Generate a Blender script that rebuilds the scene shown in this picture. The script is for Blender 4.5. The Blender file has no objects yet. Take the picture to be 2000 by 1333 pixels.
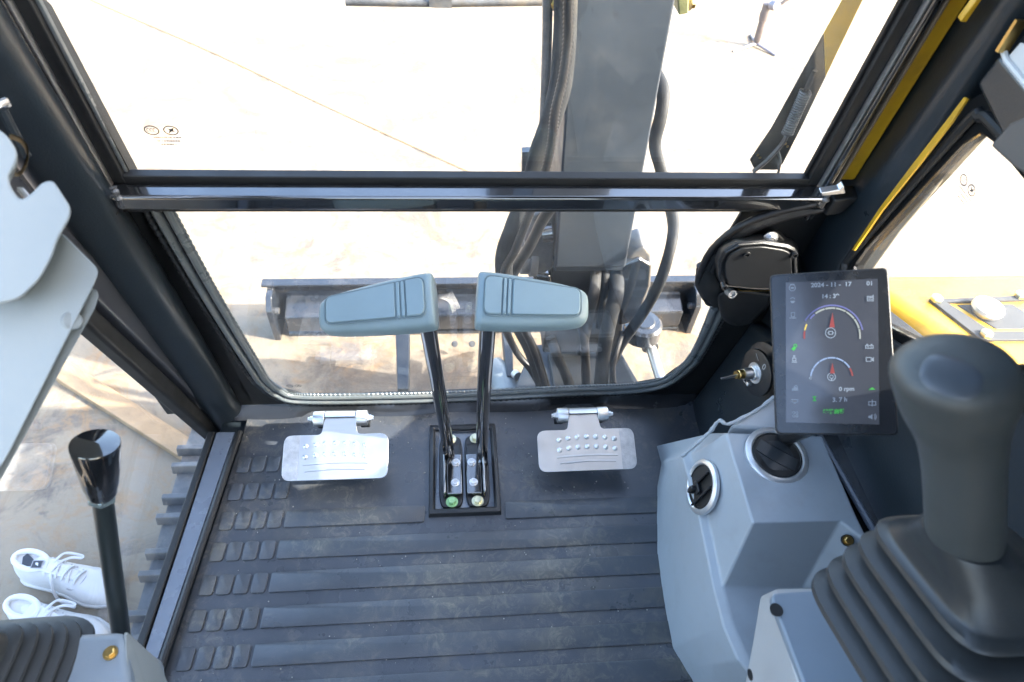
import bpy, bmesh, math, random
from mathutils import Vector, Matrix
random.seed(7)
PI = math.pi
R_ = math.radians
scene = bpy.context.scene
col = scene.collection

# ------------------------------------------------------------------ camera
FPX, CX, CY = 1333.0, 1000.0, 666.5          # focal length and centre in photo pixels
def _unit(v): return Vector(v).normalized()
AX = _unit((15730 - CX, 417 - CY, FPX))      # world x, y, z seen from the camera (x right, y down, z into the picture)
_b = -1466.0
_a = -(FPX * FPX + _b * (417 - CY)) / (15730 - CX)
AY = _unit((_a, _b, FPX))
AZ = AX.cross(AY)
EYE = Vector((0, 0, 1.25))
cam_d = bpy.data.cameras.new('camera'); cam = bpy.data.objects.new('camera', cam_d); col.objects.link(cam)
cam_d.sensor_width = 36.0; cam_d.lens = 36.0 * FPX / 2000.0
cam_d.clip_start = 0.02; cam_d.clip_end = 400
def _w(cx_, cy_, cz_): return Vector((AX.x*cx_+AX.y*cy_+AX.z*cz_, AY.x*cx_+AY.y*cy_+AY.z*cz_, AZ.x*cx_+AZ.y*cy_+AZ.z*cz_))
cr, cu, cb = _w(1, 0, 0), _w(0, -1, 0), _w(0, 0, -1)
cam.matrix_world = Matrix(((cr.x, cu.x, cb.x, EYE.x), (cr.y, cu.y, cb.y, EYE.y), (cr.z, cu.z, cb.z, EYE.z), (0, 0, 0, 1)))
cam_d.dof.use_dof = True; cam_d.dof.focus_distance = 1.30; cam_d.dof.aperture_fstop = 6.3
scene.camera = cam

# ------------------------------------------------------------------ world and sun
SUN = Vector((0.80, -0.25, 0.60)).normalized()   # towards the sun: from the right of the machine
world = bpy.data.worlds.new("World"); scene.world = world; world.use_nodes = True
wn = world.node_tree; wn.nodes.clear()
sky = wn.nodes.new('ShaderNodeTexSky'); sky.sky_type = 'NISHITA'; sky.sun_disc = False
sky.sun_elevation = math.asin(SUN.z); sky.sun_rotation = math.atan2(SUN.x, SUN.y)
sky.dust_density = 4.0; sky.air_density = 1.0; sky.ozone_density = 0.8
bg = wn.nodes.new('ShaderNodeBackground'); bg.inputs['Strength'].default_value = 0.15
wo = wn.nodes.new('ShaderNodeOutputWorld')
wn.links.new(sky.outputs[0], bg.inputs[0]); wn.links.new(bg.outputs[0], wo.inputs[0])
sd = bpy.data.lights.new('sun', 'SUN'); sd.energy = 2.0; sd.angle = R_(0.53); sd.color = (1.0, 0.94, 0.86)
so = bpy.data.objects.new('sun', sd); col.objects.link(so)
so.rotation_euler = SUN.to_track_quat('Z', 'Y').to_euler()
scene.view_settings.view_transform = 'Standard'; scene.view_settings.look = 'None'
scene.view_settings.gamma = 1.0; scene.view_settings.exposure = 3.5
try: scene.view_settings.use_curve_mapping = False
except Exception: pass
scene.cycles.max_bounces = 10; scene.cycles.transparent_max_bounces = 24; scene.cycles.diffuse_bounces = 6
scene.cycles.use_denoising = True
scene.cycles.sample_clamp_indirect = 6

# ------------------------------------------------------------------ measuring the photograph: a pixel becomes a point on a real plane
def ray(px, py): return _w((px - CX) / FPX, (py - CY) / FPX, 1.0)
def Pd(px, py, d): return EYE + ray(px, py) * d
def Pz(px, py, z): r = ray(px, py); return EYE + r * ((z - EYE.z) / r.z)
def Py(px, py, y): r = ray(px, py); return EYE + r * (y / r.y)
def Px(px, py, x): r = ray(px, py); return EYE + r * (x / r.x)
T8 = math.tan(R_(8)); YF = 0.94
def Pw(px, py, off=0.0):                      # the leaning front window: y = YF + off - z tan 8
    r = ray(px, py); s = (YF + off - EYE.z * T8) / (r.y + r.z * T8); return EYE + r * s
UPW = Vector((0, -math.sin(R_(8)), math.cos(R_(8)))); NW = Vector((0, math.cos(R_(8)), math.sin(R_(8))))
def W2(x, s, off=0.0): return Vector((x, YF, 0)) + UPW * s + NW * off
GZ = -0.68

# ------------------------------------------------------------------ materials
def mat(name, color, rough=0.5, metal=0.0, coat=0.0, bump=0.0, bscale=400, var=0.0, vscale=6, rvar=0.0, dirt=None, dscale=5, damt=0.5, spec=0.5, detail=4, emit=None, estr=0, coatr=0.05, stretch=None, scuff=None):
    k_ = 0.66 if metal < 0.5 and estr == 0 else 0.85
    color = tuple(c * k_ for c in color); dirt = tuple(c * k_ for c in dirt) if dirt else None; scuff = tuple(c * k_ for c in scuff) if scuff else None
    m = bpy.data.materials.new(name); m.use_nodes = True; nt = m.node_tree; N = nt.nodes; L = nt.links
    p = N['Principled BSDF']; p.inputs['Roughness'].default_value = rough; p.inputs['Metallic'].default_value = metal
    p.inputs['Base Color'].default_value = (*color, 1); p.inputs['Coat Weight'].default_value = coat; p.inputs['Coat Roughness'].default_value = coatr; p.inputs['Coat IOR'].default_value = 1.8 if coat >= 1 else 1.5
    p.inputs['Specular IOR Level'].default_value = spec
    tc = N.new('ShaderNodeTexCoord'); src = tc.outputs['Object']
    if stretch:
        mp = N.new('ShaderNodeMapping'); mp.inputs['Scale'].default_value = stretch; L.new(src, mp.inputs[0]); src = mp.outputs[0]
    def noise(sc, det=detail, ro=0.6):
        n = N.new('ShaderNodeTexNoise'); n.inputs['Scale'].default_value = sc; n.inputs['Detail'].default_value = det; n.inputs['Roughness'].default_value = ro
        L.new(src, n.inputs['Vector']); return n
    last = None
    if var > 0:
        n = noise(vscale); mx = N.new('ShaderNodeMix'); mx.data_type = 'RGBA'
        mr = N.new('ShaderNodeMapRange'); mr.inputs[1].default_value = 0.3; mr.inputs[2].default_value = 0.7
        L.new(n.outputs[0], mr.inputs[0]); L.new(mr.outputs[0], mx.inputs[0])
        mx.inputs[6].default_value = (*[c * (1 - var) for c in color], 1); mx.inputs[7].default_value = (*[min(1, c * (1 + var)) for c in color], 1)
        L.new(mx.outputs[2], p.inputs['Base Color']); last = mx.outputs[2]
    if dirt:
        n = noise(dscale, 6, 0.62); mr = N.new('ShaderNodeMapRange'); mr.inputs[1].default_value = 0.5; mr.inputs[2].default_value = 0.72; mr.inputs[4].default_value = damt
        L.new(n.outputs[0], mr.inputs[0]); mx = N.new('ShaderNodeMix'); mx.data_type = 'RGBA'
        L.new(mr.outputs[0], mx.inputs[0])
        if last: L.new(last, mx.inputs[6])
        else: mx.inputs[6].default_value = (*color, 1)
        mx.inputs[7].default_value = (*dirt, 1); L.new(mx.outputs[2], p.inputs['Base Color'])
    if scuff:                                            # fine dusty scuffs, broken up by a second noise
        n1 = noise(38, 7, 0.8); n1.inputs['Distortion'].default_value = 1.2; n2 = noise(5.5, 4, 0.6)
        m1 = N.new('ShaderNodeMapRange'); m1.inputs[1].default_value = 0.48; m1.inputs[2].default_value = 0.66; L.new(n1.outputs[0], m1.inputs[0])
        m2 = N.new('ShaderNodeMapRange'); m2.inputs[1].default_value = 0.42; m2.inputs[2].default_value = 0.62; m2.inputs[4].default_value = 0.95; L.new(n2.outputs[0], m2.inputs[0])
        mm = N.new('ShaderNodeMath'); mm.operation = 'MULTIPLY'; L.new(m1.outputs[0], mm.inputs[0]); L.new(m2.outputs[0], mm.inputs[1])
        mx2 = N.new('ShaderNodeMix'); mx2.data_type = 'RGBA'; L.new(mm.outputs[0], mx2.inputs[0]); L.new(p.inputs['Base Color'].links[0].from_socket, mx2.inputs[6]); mx2.inputs[7].default_value = (*scuff, 1); L.new(mx2.outputs[2], p.inputs['Base Color'])
    if rvar > 0:
        n = noise(vscale * 2.3, 5); mr = N.new('ShaderNodeMapRange'); mr.inputs[1].default_value = 0.3; mr.inputs[2].default_value = 0.7
        mr.inputs[3].default_value = max(0.02, rough - rvar); mr.inputs[4].default_value = min(1, rough + rvar)
        L.new(n.outputs[0], mr.inputs[0]); L.new(mr.outputs[0], p.inputs['Roughness'])
    if bump > 0:
        n = noise(bscale, 3); b = N.new('ShaderNodeBump'); b.inputs['Strength'].default_value = bump; b.inputs['Distance'].default_value = 0.001
        L.new(n.outputs[0], b.inputs['Height']); L.new(b.outputs[0], p.inputs['Normal'])
    if emit:
        p.inputs['Emission Color'].default_value = (*emit, 1); p.inputs['Emission Strength'].default_value = estr
    return m
M = {}
M['cab'] = mat('cab_paint', (0.021, 0.030, 0.038), 0.34, bump=0.25, bscale=260, rvar=0.07, vscale=5, coat=0.15, coatr=0.3, dirt=(0.09, 0.085, 0.075), dscale=14, damt=0.10)
M['frame'] = mat('door_frame_paint', (0.06, 0.065, 0.078), 0.33, coat=0.2, rvar=0.04)
M['cabgrey'] = mat('sill_paint', (0.17, 0.20, 0.25), 0.28, bump=0.12, bscale=90, rvar=0.03, vscale=9, coat=0.3, dirt=(0.16, 0.14, 0.11), dscale=60, damt=0.15)
M['gloss'] = mat('gloss_black_paint', (0.012, 0.013, 0.015), 0.14, coat=1.0, coatr=0.04, bump=0.25, bscale=28, rvar=0.05, vscale=7, spec=1.0)
M['rod'] = mat('lever_black_paint', (0.010, 0.011, 0.013), 0.10, coat=1.0, coatr=0.03, bump=0.10, bscale=30)
M['black'] = mat('matte_black', (0.012, 0.013, 0.014), 0.55, rvar=0.1, bump=0.2, bscale=500)
M['seal'] = mat('black_rubber_seal', (0.018, 0.019, 0.020), 0.48, bump=0.2, bscale=600, rvar=0.1)
M['trim'] = mat('grey_rubber_trim', (0.15, 0.17, 0.175), 0.32, bump=0.3, bscale=300, rvar=0.1, dirt=(0.25, 0.23, 0.20), dscale=30, damt=0.4)
M['plastic'] = mat('black_plastic', (0.018, 0.019, 0.021), 0.36, bump=0.35, bscale=900, rvar=0.06)
M['matrub'] = mat('mat_rubber', (0.074, 0.083, 0.099), 0.31, bump=0.4, bscale=500, var=0.15, vscale=3, rvar=0.10, scuff=(0.24, 0.22, 0.185), dirt=(0.19, 0.17, 0.13), dscale=4.5, damt=0.45)
M['pad'] = mat('mat_rubber_raised', (0.084, 0.094, 0.108), 0.34, bump=0.4, bscale=500, var=0.2, vscale=4, rvar=0.10, scuff=(0.27, 0.25, 0.20), dirt=(0.22, 0.20, 0.15), dscale=6, damt=0.6)
M['console'] = mat('console_plastic', (0.45, 0.505, 0.555), 0.36, bump=0.30, bscale=950, var=0.05, vscale=3, rvar=0.07, dirt=(0.30, 0.29, 0.27), dscale=32, damt=0.16)
M['armrest'] = mat('pale_console_plastic', (0.33, 0.365, 0.370), 0.50, bump=0.25, bscale=900, var=0.03, vscale=4)
M['warm'] = mat('light_grey_plastic', (0.50, 0.51, 0.51), 0.5, bump=0.25, bscale=900, var=0.03, vscale=4)
M['grip'] = mat('blue_grey_grip', (0.28, 0.385, 0.42), 0.45, bump=0.3, bscale=1200, var=0.04, vscale=20)
M['stick'] = mat('joystick_rubber', (0.080, 0.088, 0.086), 0.38, bump=0.35, bscale=1100, rvar=0.06, vscale=10)
M['groove_shade'] = mat('grip_groove_shade', (0.20, 0.28, 0.31), 0.7)  # darker grip tone: shade of the grooves put into the colour
M['dull'] = mat('dull_black_rubber', (0.012, 0.012, 0.012), 0.85, spec=0.1)
M['consoled'] = mat('mid_grey_plastic', (0.27, 0.325, 0.38), 0.38, bump=0.30, bscale=950, var=0.04, vscale=3, rvar=0.05)
M['boot'] = mat('boot_rubber', (0.044, 0.047, 0.048), 0.34, bump=0.3, bscale=700, rvar=0.07, vscale=8)
M['zinc'] = mat('zinc_plate', (0.78, 0.79, 0.80), 0.40, metal=1.0, bump=0.12, bscale=500, rvar=0.04, vscale=12, var=0.06)
M['zincdull'] = mat('rough_zinc', (0.62, 0.61, 0.60), 0.48, metal=0.9, bump=0.9, bscale=420, var=0.2, vscale=60)
M['chrome'] = mat('chrome_ring', (0.74, 0.75, 0.76), 0.34, metal=0.75)
M['yzinc'] = mat('yellow_zinc', (0.75, 0.72, 0.50), 0.33, metal=0.9, var=0.2, vscale=40)
M['gbolt'] = mat('green_marked_bolt', (0.35, 0.60, 0.30), 0.4, metal=0.5, var=0.2, vscale=60)
M['brass'] = mat('brass', (0.62, 0.43, 0.16), 0.28, metal=1.0, var=0.2, vscale=50)
M['brassd'] = mat('brass_plate_green', (0.40, 0.42, 0.20), 0.35, metal=0.8, var=0.3, vscale=30)
M['yellow'] = mat('yellow_paint', (0.85, 0.47, 0.02), 0.42, coat=0.1, coatr=0.2, bump=0.2, bscale=40, dirt=(0.25, 0.17, 0.05), dscale=18, damt=0.35)
M['boom'] = mat('boom_paint', (0.036, 0.046, 0.060), 0.42, spec=0.3, bump=0.5, bscale=14, rvar=0.1, vscale=6, var=0.08, dirt=(0.2, 0.19, 0.18), dscale=9, damt=0.2)
M['cast'] = mat('dusty_casting', (0.16, 0.165, 0.175), 0.33, metal=0.35, bump=0.7, bscale=70, var=0.3, vscale=25, dirt=(0.34, 0.28, 0.2), dscale=12, damt=0.7)
M['blade'] = mat('blade_paint', (0.026, 0.032, 0.043), 0.20, coat=0.6, coatr=0.06, bump=0.25, bscale=14, dirt=(0.14, 0.13, 0.12), dscale=16, damt=0.35)
M['trackm'] = mat('track_rubber', (0.13, 0.135, 0.145), 0.5, bump=0.6, bscale=120, var=0.3, vscale=20, dirt=(0.30, 0.27, 0.23), dscale=14, damt=0.8)
M['hose'] = mat('hose_sleeve', (0.032, 0.034, 0.037), 0.6, bump=0.8, bscale=350, var=0.25, vscale=30, dirt=(0.11, 0.10, 0.085), dscale=16, damt=0.45, spec=0.25)
M['hoseb'] = mat('hose_conduit', (0.018, 0.018, 0.020), 0.40, spec=0.4, dirt=(0.07, 0.065, 0.055), dscale=25, damt=0.4)
M['rubw'] = mat('white_leather', (0.80, 0.80, 0.80), 0.45, bump=0.25, bscale=300, var=0.03, vscale=20)
M['sole'] = mat('white_sole', (0.72, 0.71, 0.70), 0.55, dirt=(0.45, 0.40, 0.35), dscale=20, damt=0.3)
M['lace'] = mat('white_lace', (0.74, 0.74, 0.75), 0.8, bump=0.6, bscale=900)
M['stitch'] = mat('grey_stitching', (0.42, 0.42, 0.44), 0.7)
M['navy'] = mat('dark_patch', (0.03, 0.035, 0.05), 0.6)
M['timber'] = mat('pale_timber', (0.42, 0.28, 0.15), 0.6, bump=0.5, bscale=60, var=0.15, vscale=6, dirt=(0.22, 0.14, 0.08), dscale=10, damt=0.5)
M['orange'] = mat('orange_line', (0.46, 0.27, 0.13), 0.7)
M['grime'] = mat('tripod_metal', (0.16, 0.13, 0.12), 0.45, var=0.2, vscale=30)
M['tripl'] = mat('tripod_leg', (0.30, 0.28, 0.31), 0.4, metal=0.4)
M['white'] = mat('white_plastic', (0.78, 0.80, 0.80), 0.4)
M['whiteprint'] = mat('white_print', (0.45, 0.45, 0.45), 0.6)
M['print'] = mat('glass_print', (0.06, 0.06, 0.06), 0.7)
M['printp'] = mat('glass_print_pale', (0.22, 0.19, 0.16), 0.7)
M['red'] = mat('red_cap', (0.6, 0.03, 0.02), 0.4)
M['screenb'] = mat('display_panel', (0.035, 0.038, 0.047), 0.14, coat=0.7, coatr=0.12, emit=(0.20, 0.23, 0.30), estr=0.015, rvar=0.03, bump=0.03, bscale=200, dirt=(0.10, 0.10, 0.11), dscale=9, damt=0.3)
M['bezel'] = mat('display_bezel', (0.022, 0.024, 0.028), 0.22, coat=0.4, coatr=0.15, dirt=(0.07, 0.07, 0.07), dscale=30, damt=0.4)
def emi(name, c, s):
    return mat(name, tuple(x * 0.5 for x in c), 0.5, emit=c, estr=s)
M['e_white'] = emi('lit_white', (0.34, 0.40, 0.48), 0.02)
M['e_cream'] = emi('lit_cream', (0.40, 0.42, 0.38), 0.02)
M['e_blue'] = emi('lit_blue', (0.16, 0.17, 0.42), 0.015)
M['e_sky'] = emi('lit_sky', (0.28, 0.38, 0.58), 0.03)
M['e_red'] = emi('lit_red', (0.36, 0.05, 0.045), 0.01)
M['e_yel'] = emi('lit_yellow', (0.7, 0.50, 0.08), 0.04)
M['e_green'] = emi('lit_green', (0.05, 0.50, 0.06), 0.03)

def glass_mat(name, tint=(0.97, 0.985, 0.98), refl=1.0, dust=0.0):
    m = bpy.data.materials.new(name); m.use_nodes = True; nt = m.node_tree; N = nt.nodes; L = nt.links; N.clear()
    o = N.new('ShaderNodeOutputMaterial'); t = N.new('ShaderNodeBsdfTransparent'); t.inputs[0].default_value = (*tint, 1)
    g = N.new('ShaderNodeBsdfGlossy'); g.inputs['Roughness'].default_value = 0.0; g.inputs[0].default_value = (1, 1, 1, 1)
    lw_ = N.new('ShaderNodeLayerWeight'); lw_.inputs[0].default_value = 0.5                # Schlick: both faces of a thin pane
    pw = N.new('ShaderNodeMath'); pw.operation = 'POWER'; pw.inputs[1].default_value = 5; L.new(lw_.outputs['Facing'], pw.inputs[0])
    mul = N.new('ShaderNodeMath'); mul.operation = 'MULTIPLY_ADD'; mul.inputs[1].default_value = 0.9 * refl; mul.inputs[2].default_value = 0.04 * refl; L.new(pw.outputs[0], mul.inputs[0])
    mx = N.new('ShaderNodeMixShader'); L.new(mul.outputs[0], mx.inputs[0]); L.new(t.outputs[0], mx.inputs[1]); L.new(g.outputs[0], mx.inputs[2])
    out = mx.outputs[0]
    if dust > 0:
        d = N.new('ShaderNodeBsdfDiffuse'); d.inputs[0].default_value = (0.6, 0.58, 0.55, 1)
        tc = N.new('ShaderNodeTexCoord'); n = N.new('ShaderNodeTexNoise'); n.inputs['Scale'].default_value = 5; n.inputs['Detail'].default_value = 8
        L.new(tc.outputs['Object'], n.inputs['Vector']); mr = N.new('ShaderNodeMapRange'); mr.inputs[1].default_value = 0.4; mr.inputs[2].default_value = 0.8; mr.inputs[4].default_value = dust
        L.new(n.outputs[0], mr.inputs[0]); m2 = N.new('ShaderNodeMixShader'); L.new(mr.outputs[0], m2.inputs[0]); L.new(out, m2.inputs[1]); L.new(d.outputs[0], m2.inputs[2]); out = m2.outputs[0]
    L.new(out, o.inputs[0]); return m
M['glass'] = glass_mat('window_glass', dust=0.07)
M['glassl'] = glass_mat('lower_window_glass', dust=0.10, refl=1.5)

def ground_mat():
    m = bpy.data.materials.new('stained_concrete'); m.use_nodes = True; nt = m.node_tree; N = nt.nodes; L = nt.links
    p = N['Principled BSDF']; p.inputs['Roughness'].default_value = 0.75
    tc = N.new('ShaderNodeTexCoord')
    def noise(sc, det, ro=0.6, dist=0.0, scale=None, rot=0):
        n = N.new('ShaderNodeTexNoise'); n.inputs['Scale'].default_value = sc; n.inputs['Detail'].default_value = det; n.inputs['Roughness'].default_value = ro; n.inputs['Distortion'].default_value = dist
        s = tc.outputs['Object']
        if scale:
            mp = N.new('ShaderNodeMapping'); mp.inputs['Scale'].default_value = scale; mp.inputs['Rotation'].default_value = (0, 0, rot); L.new(s, mp.inputs[0]); s = mp.outputs[0]
        L.new(s, n.inputs['Vector']); return n.outputs[0]
    def rng(v, a, b, c=0.0, d=1.0):
        r = N.new('ShaderNodeMapRange'); r.inputs[1].default_value = a; r.inputs[2].default_value = b; r.inputs[3].default_value = c; r.inputs[4].default_value = d; L.new(v, r.inputs[0]); return r.outputs[0]
    def mix(f, a, b):
        x = N.new('ShaderNodeMix'); x.data_type = 'RGBA'; L.new(f, x.inputs[0])
        for i, q in ((6, a), (7, b)):
            if isinstance(q, tuple): x.inputs[i].default_value = (*q, 1)
            else: L.new(q, x.inputs[i])
        return x.outputs[2]
    c = mix(rng(noise(1.1, 5), 0.35, 0.65), (0.205, 0.165, 0.112), (0.185, 0.157, 0.122))
    c = mix(rng(noise(3.4, 9, 0.72, 0.9), 0.50, 0.60, 0, 0.78), c, (0.066, 0.057, 0.051))       # damp grey stains
    c = mix(rng(noise(7.0, 8, 0.75, 1.6), 0.50, 0.62, 0, 0.75), c, (0.22, 0.135, 0.065))        # ochre clay
    c = mix(rng(noise(2.2, 8, 0.8, 0.3, (9, 0.8, 1), 0.12), 0.57, 0.66, 0, 0.75), c, (0.16, 0.11, 0.07))  # tyre and scrape streaks
    c = mix(rng(noise(1.9, 8, 0.8, 0.3, (0.9, 10, 1), 0.35), 0.58, 0.68, 0, 0.6), c, (0.18, 0.13, 0.09))
    c = mix(rng(noise(40, 4, 0.8), 0.55, 0.75, 0, 0.35), c, (0.2, 0.17, 0.14))
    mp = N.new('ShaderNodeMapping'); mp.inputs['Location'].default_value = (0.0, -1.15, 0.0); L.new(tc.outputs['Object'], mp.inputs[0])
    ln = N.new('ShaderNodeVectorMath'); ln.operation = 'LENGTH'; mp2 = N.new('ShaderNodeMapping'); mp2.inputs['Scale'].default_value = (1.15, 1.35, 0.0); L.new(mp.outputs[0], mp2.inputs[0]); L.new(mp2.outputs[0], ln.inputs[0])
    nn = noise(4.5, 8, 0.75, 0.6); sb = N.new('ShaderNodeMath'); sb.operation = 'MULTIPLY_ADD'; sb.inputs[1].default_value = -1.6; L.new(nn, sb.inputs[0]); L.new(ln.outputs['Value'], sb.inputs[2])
    c = mix(rng(sb.outputs[0], -0.25, 0.12, 0.8, 0.0), c, (0.068, 0.050, 0.036))       # dark brown area below the machine, edge broken by noise
    L.new(c, p.inputs['Base Color'])
    b = N.new('ShaderNodeBump'); b.inputs['Strength'].default_value = 0.5; b.inputs['Distance'].default_value = 0.01
    L.new(noise(30, 8, 0.7), b.inputs['Height']); L.new(b.outputs[0], p.inputs['Normal'])
    return m
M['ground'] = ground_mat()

# ------------------------------------------------------------------ mesh helpers
class B:
    def __init__(s): s.bm = bmesh.new()
    def face(s, pts):
        try: return s.bm.faces.new([s.bm.verts.new(Vector(p)) for p in pts])
        except ValueError: return None
    def loft(s, rings, cap0=True, cap1=True, closed=True, loop=False):
        vs = [[s.bm.verts.new(Vector(p)) for p in r] for r in rings]; n = len(vs[0])
        prs = list(zip(vs, vs[1:])) + ([(vs[-1], vs[0])] if loop else [])
        for a, b in prs:
            for i in range(n if closed else n - 1):
                j = (i + 1) % n
                try: s.bm.faces.new((a[i], a[j], b[j], b[i]))
                except ValueError: pass
        if closed and not loop:
            if cap0: s.bm.faces.new(list(reversed(vs[0])))
            if cap1: s.bm.faces.new(vs[-1])
        return s
    def box(s, c, size, u=(1, 0, 0), v=(0, 1, 0)):
        c = Vector(c); u = Vector(u).normalized(); v = Vector(v); v = (v - u * v.dot(u)).normalized(); w = u.cross(v)
        a, b, h = u * size[0] / 2, v * size[1] / 2, w * size[2] / 2
        return s.loft([[c - a - b - h, c + a - b - h, c + a + b - h, c - a + b - h], [c - a - b + h, c + a - b + h, c + a + b + h, c - a + b + h]])
    def ext(s, poly, vec):
        vec = Vector(vec); return s.loft([[Vector(p) for p in poly], [Vector(p) + vec for p in poly]])
    def tube(s, pts, r, n=12, flat=1.0, up=None, closed=False, caps=True, smooth=0, jitter=0):
        pts = [Vector(p) for p in pts]
        if smooth: pts = catmull(pts, smooth, closed)
        m = len(pts); rr = r if callable(r) else (lambda t: r)
        rings = []; prev = Vector(up).normalized() if up else None
        for i, p in enumerate(pts):
            if closed: t = (pts[(i + 1) % m] - pts[i - 1]).normalized()
            else: t = (pts[min(i + 1, m - 1)] - pts[max(i - 1, 0)]).normalized()
            if prev is None: prev = Vector((0, 0, 1)) if abs(t.z) < 0.9 else Vector((1, 0, 0))
            a = (prev - t * prev.dot(t)).normalized()
            if not up: prev = a
            b = t.cross(a); q = rr(i / (m - 1 if not closed else m))
            rings.append([p + a * (q * flat * math.cos(2 * PI * k / n)) + b * (q * math.sin(2 * PI * k / n)) for k in range(n)])
        return s.loft(rings, caps, caps, loop=closed)
    def lathe(s, c, ax, prof, n=32, start=0):
        c = Vector(c); ax = Vector(ax).normalized(); a = ax.orthogonal().normalized(); b = ax.cross(a)
        rings = [[c + ax * h + a * (max(r, 1e-4) * math.cos(2 * PI * (k + start) / n)) + b * (max(r, 1e-4) * math.sin(2 * PI * (k + start) / n)) for k in range(n)] for r, h in prof]
        return s.loft(rings)
    def cyl(s, c, ax, r, h, n=24): return s.lathe(c, ax, [(r, 0), (r, h)], n)
    def strip(s, outer, inner, vec):                     # a frame between two loops, with thickness
        vec = Vector(vec); o = [Vector(p) for p in outer]; i = [Vector(p) for p in inner]
        return s.loft([o, i, [p + vec for p in i], [p + vec for p in o]], loop=True)
    def obj(s, name, m, parent=None, bevel=0.0, seg=2, angle=35, sub=0):
        bmesh.ops.remove_doubles(s.bm, verts=s.bm.verts, dist=1e-6)
        bmesh.ops.recalc_face_normals(s.bm, faces=s.bm.faces)
        base = Vector(parent.location) if parent is not None and parent.type == 'EMPTY' else (Vector(parent['_base']) if parent is not None and '_base' in parent else Vector((0, 0, 0)))
        me = bpy.data.meshes.new(name)
        if base.length: bmesh.ops.translate(s.bm, verts=s.bm.verts, vec=-base)
        s.bm.to_mesh(me); s.bm.free()
        me.materials.append(m if not isinstance(m, str) else M[m])
        o = bpy.data.objects.new(name, me); col.objects.link(o)
        if parent is not None: o.parent = parent; BASE[o.name] = BASE.get(parent.name, base)
        for f in me.polygons: f.use_smooth = True
        if bevel:
            bv = o.modifiers.new('bevel', 'BEVEL'); bv.width = bevel; bv.segments = seg; bv.limit_method = 'ANGLE'; bv.angle_limit = R_(angle); bv.harden_normals = True
        elif sub:
            sb = o.modifiers.new('sub', 'SUBSURF'); sb.levels = sub; sb.render_levels = sub
        if not sub: me.set_sharp_from_angle(angle=R_(angle))
        return o
BASE = {}
_obj0 = B.obj
def _obj(s, name, m, parent=None, **k):
    # parts and sub-parts are modelled in world space and stored relative to the thing's base
    if parent is not None:
        base = BASE.get(parent.name, Vector((0, 0, 0)))
        if base.length: bmesh.ops.translate(s.bm, verts=s.bm.verts, vec=-base)
    o = _obj0(s, name, m, None, **k)
    if parent is not None: o.parent = parent; BASE[o.name] = BASE.get(parent.name, Vector((0, 0, 0)))
    return o
B.obj = _obj
def catmull(p, k, closed=False):
    out = []; n = len(p)
    rng_ = range(n) if closed else range(n - 1)
    for i in rng_:
        if closed: a, b, c, d = p[i - 1], p[i], p[(i + 1) % n], p[(i + 2) % n]
        else: a, b, c, d = p[max(i - 1, 0)], p[i], p[i + 1], p[min(i + 2, n - 1)]
        for j in range(k):
            t = j / k; out.append(0.5 * ((2 * b) + (c - a) * t + (2 * a - 5 * b + 4 * c - d) * t * t + (3 * b - a - 3 * c + d) * t ** 3))
    if not closed: out.append(p[-1])
    return out
def tag(o, label=None, cat=None, group=None, kind=None):
    if label: o['label'] = label
    if cat: o['category'] = cat
    if group: o['group'] = group
    if kind: o['kind'] = kind
    return o
def thing(name, label, cat, loc, group=None):
    o = bpy.data.objects.new(name, None); col.objects.link(o); o.location = Vector(loc); o.empty_display_size = 0.05
    BASE[o.name] = Vector(loc); return tag(o, label, cat, group)
def dup(root, delta, label):
    r = root.copy(); col.objects.link(r); r.location = root.location + Vector(delta); BASE[r.name] = r.location.copy(); r['label'] = label
    for ch in list(root.children):
        c = ch.copy(); col.objects.link(c); c.parent = r
        for g in ch.children:
            d = g.copy(); col.objects.link(d); d.parent = c
    return r
def sring(c, u, v, ru, rv, e=2.0, n=28):
    c, u, v = Vector(c), Vector(u).normalized(), Vector(v).normalized(); out = []
    for k in range(n):
        a = 2 * PI * k / n; ca, sa = math.cos(a), math.sin(a)
        out.append(c + u * (ru * math.copysign(abs(ca) ** (2 / e), ca)) + v * (rv * math.copysign(abs(sa) ** (2 / e), sa)))
    return out
def rpoly(pts, r, n=5):                                  # round the corners of a flat polygon of 3-D points
    pts = [Vector(p) for p in pts]; out = []; m = len(pts)
    for i in range(m):
        p, a, b = pts[i], pts[i - 1], pts[(i + 1) % m]
        q = r[i] if isinstance(r, (list, tuple)) else r
        if q <= 0: out.append(p); continue
        da, db = (a - p), (b - p); q1 = min(q, da.length * 0.48, db.length * 0.48); s = p + da.normalized() * q1; e = p + db.normalized() * q1
        for k in range(n + 1):
            t = k / n; out.append(s * (1 - t) ** 2 + p * (2 * t * (1 - t)) + e * t * t)
    return out
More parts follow.
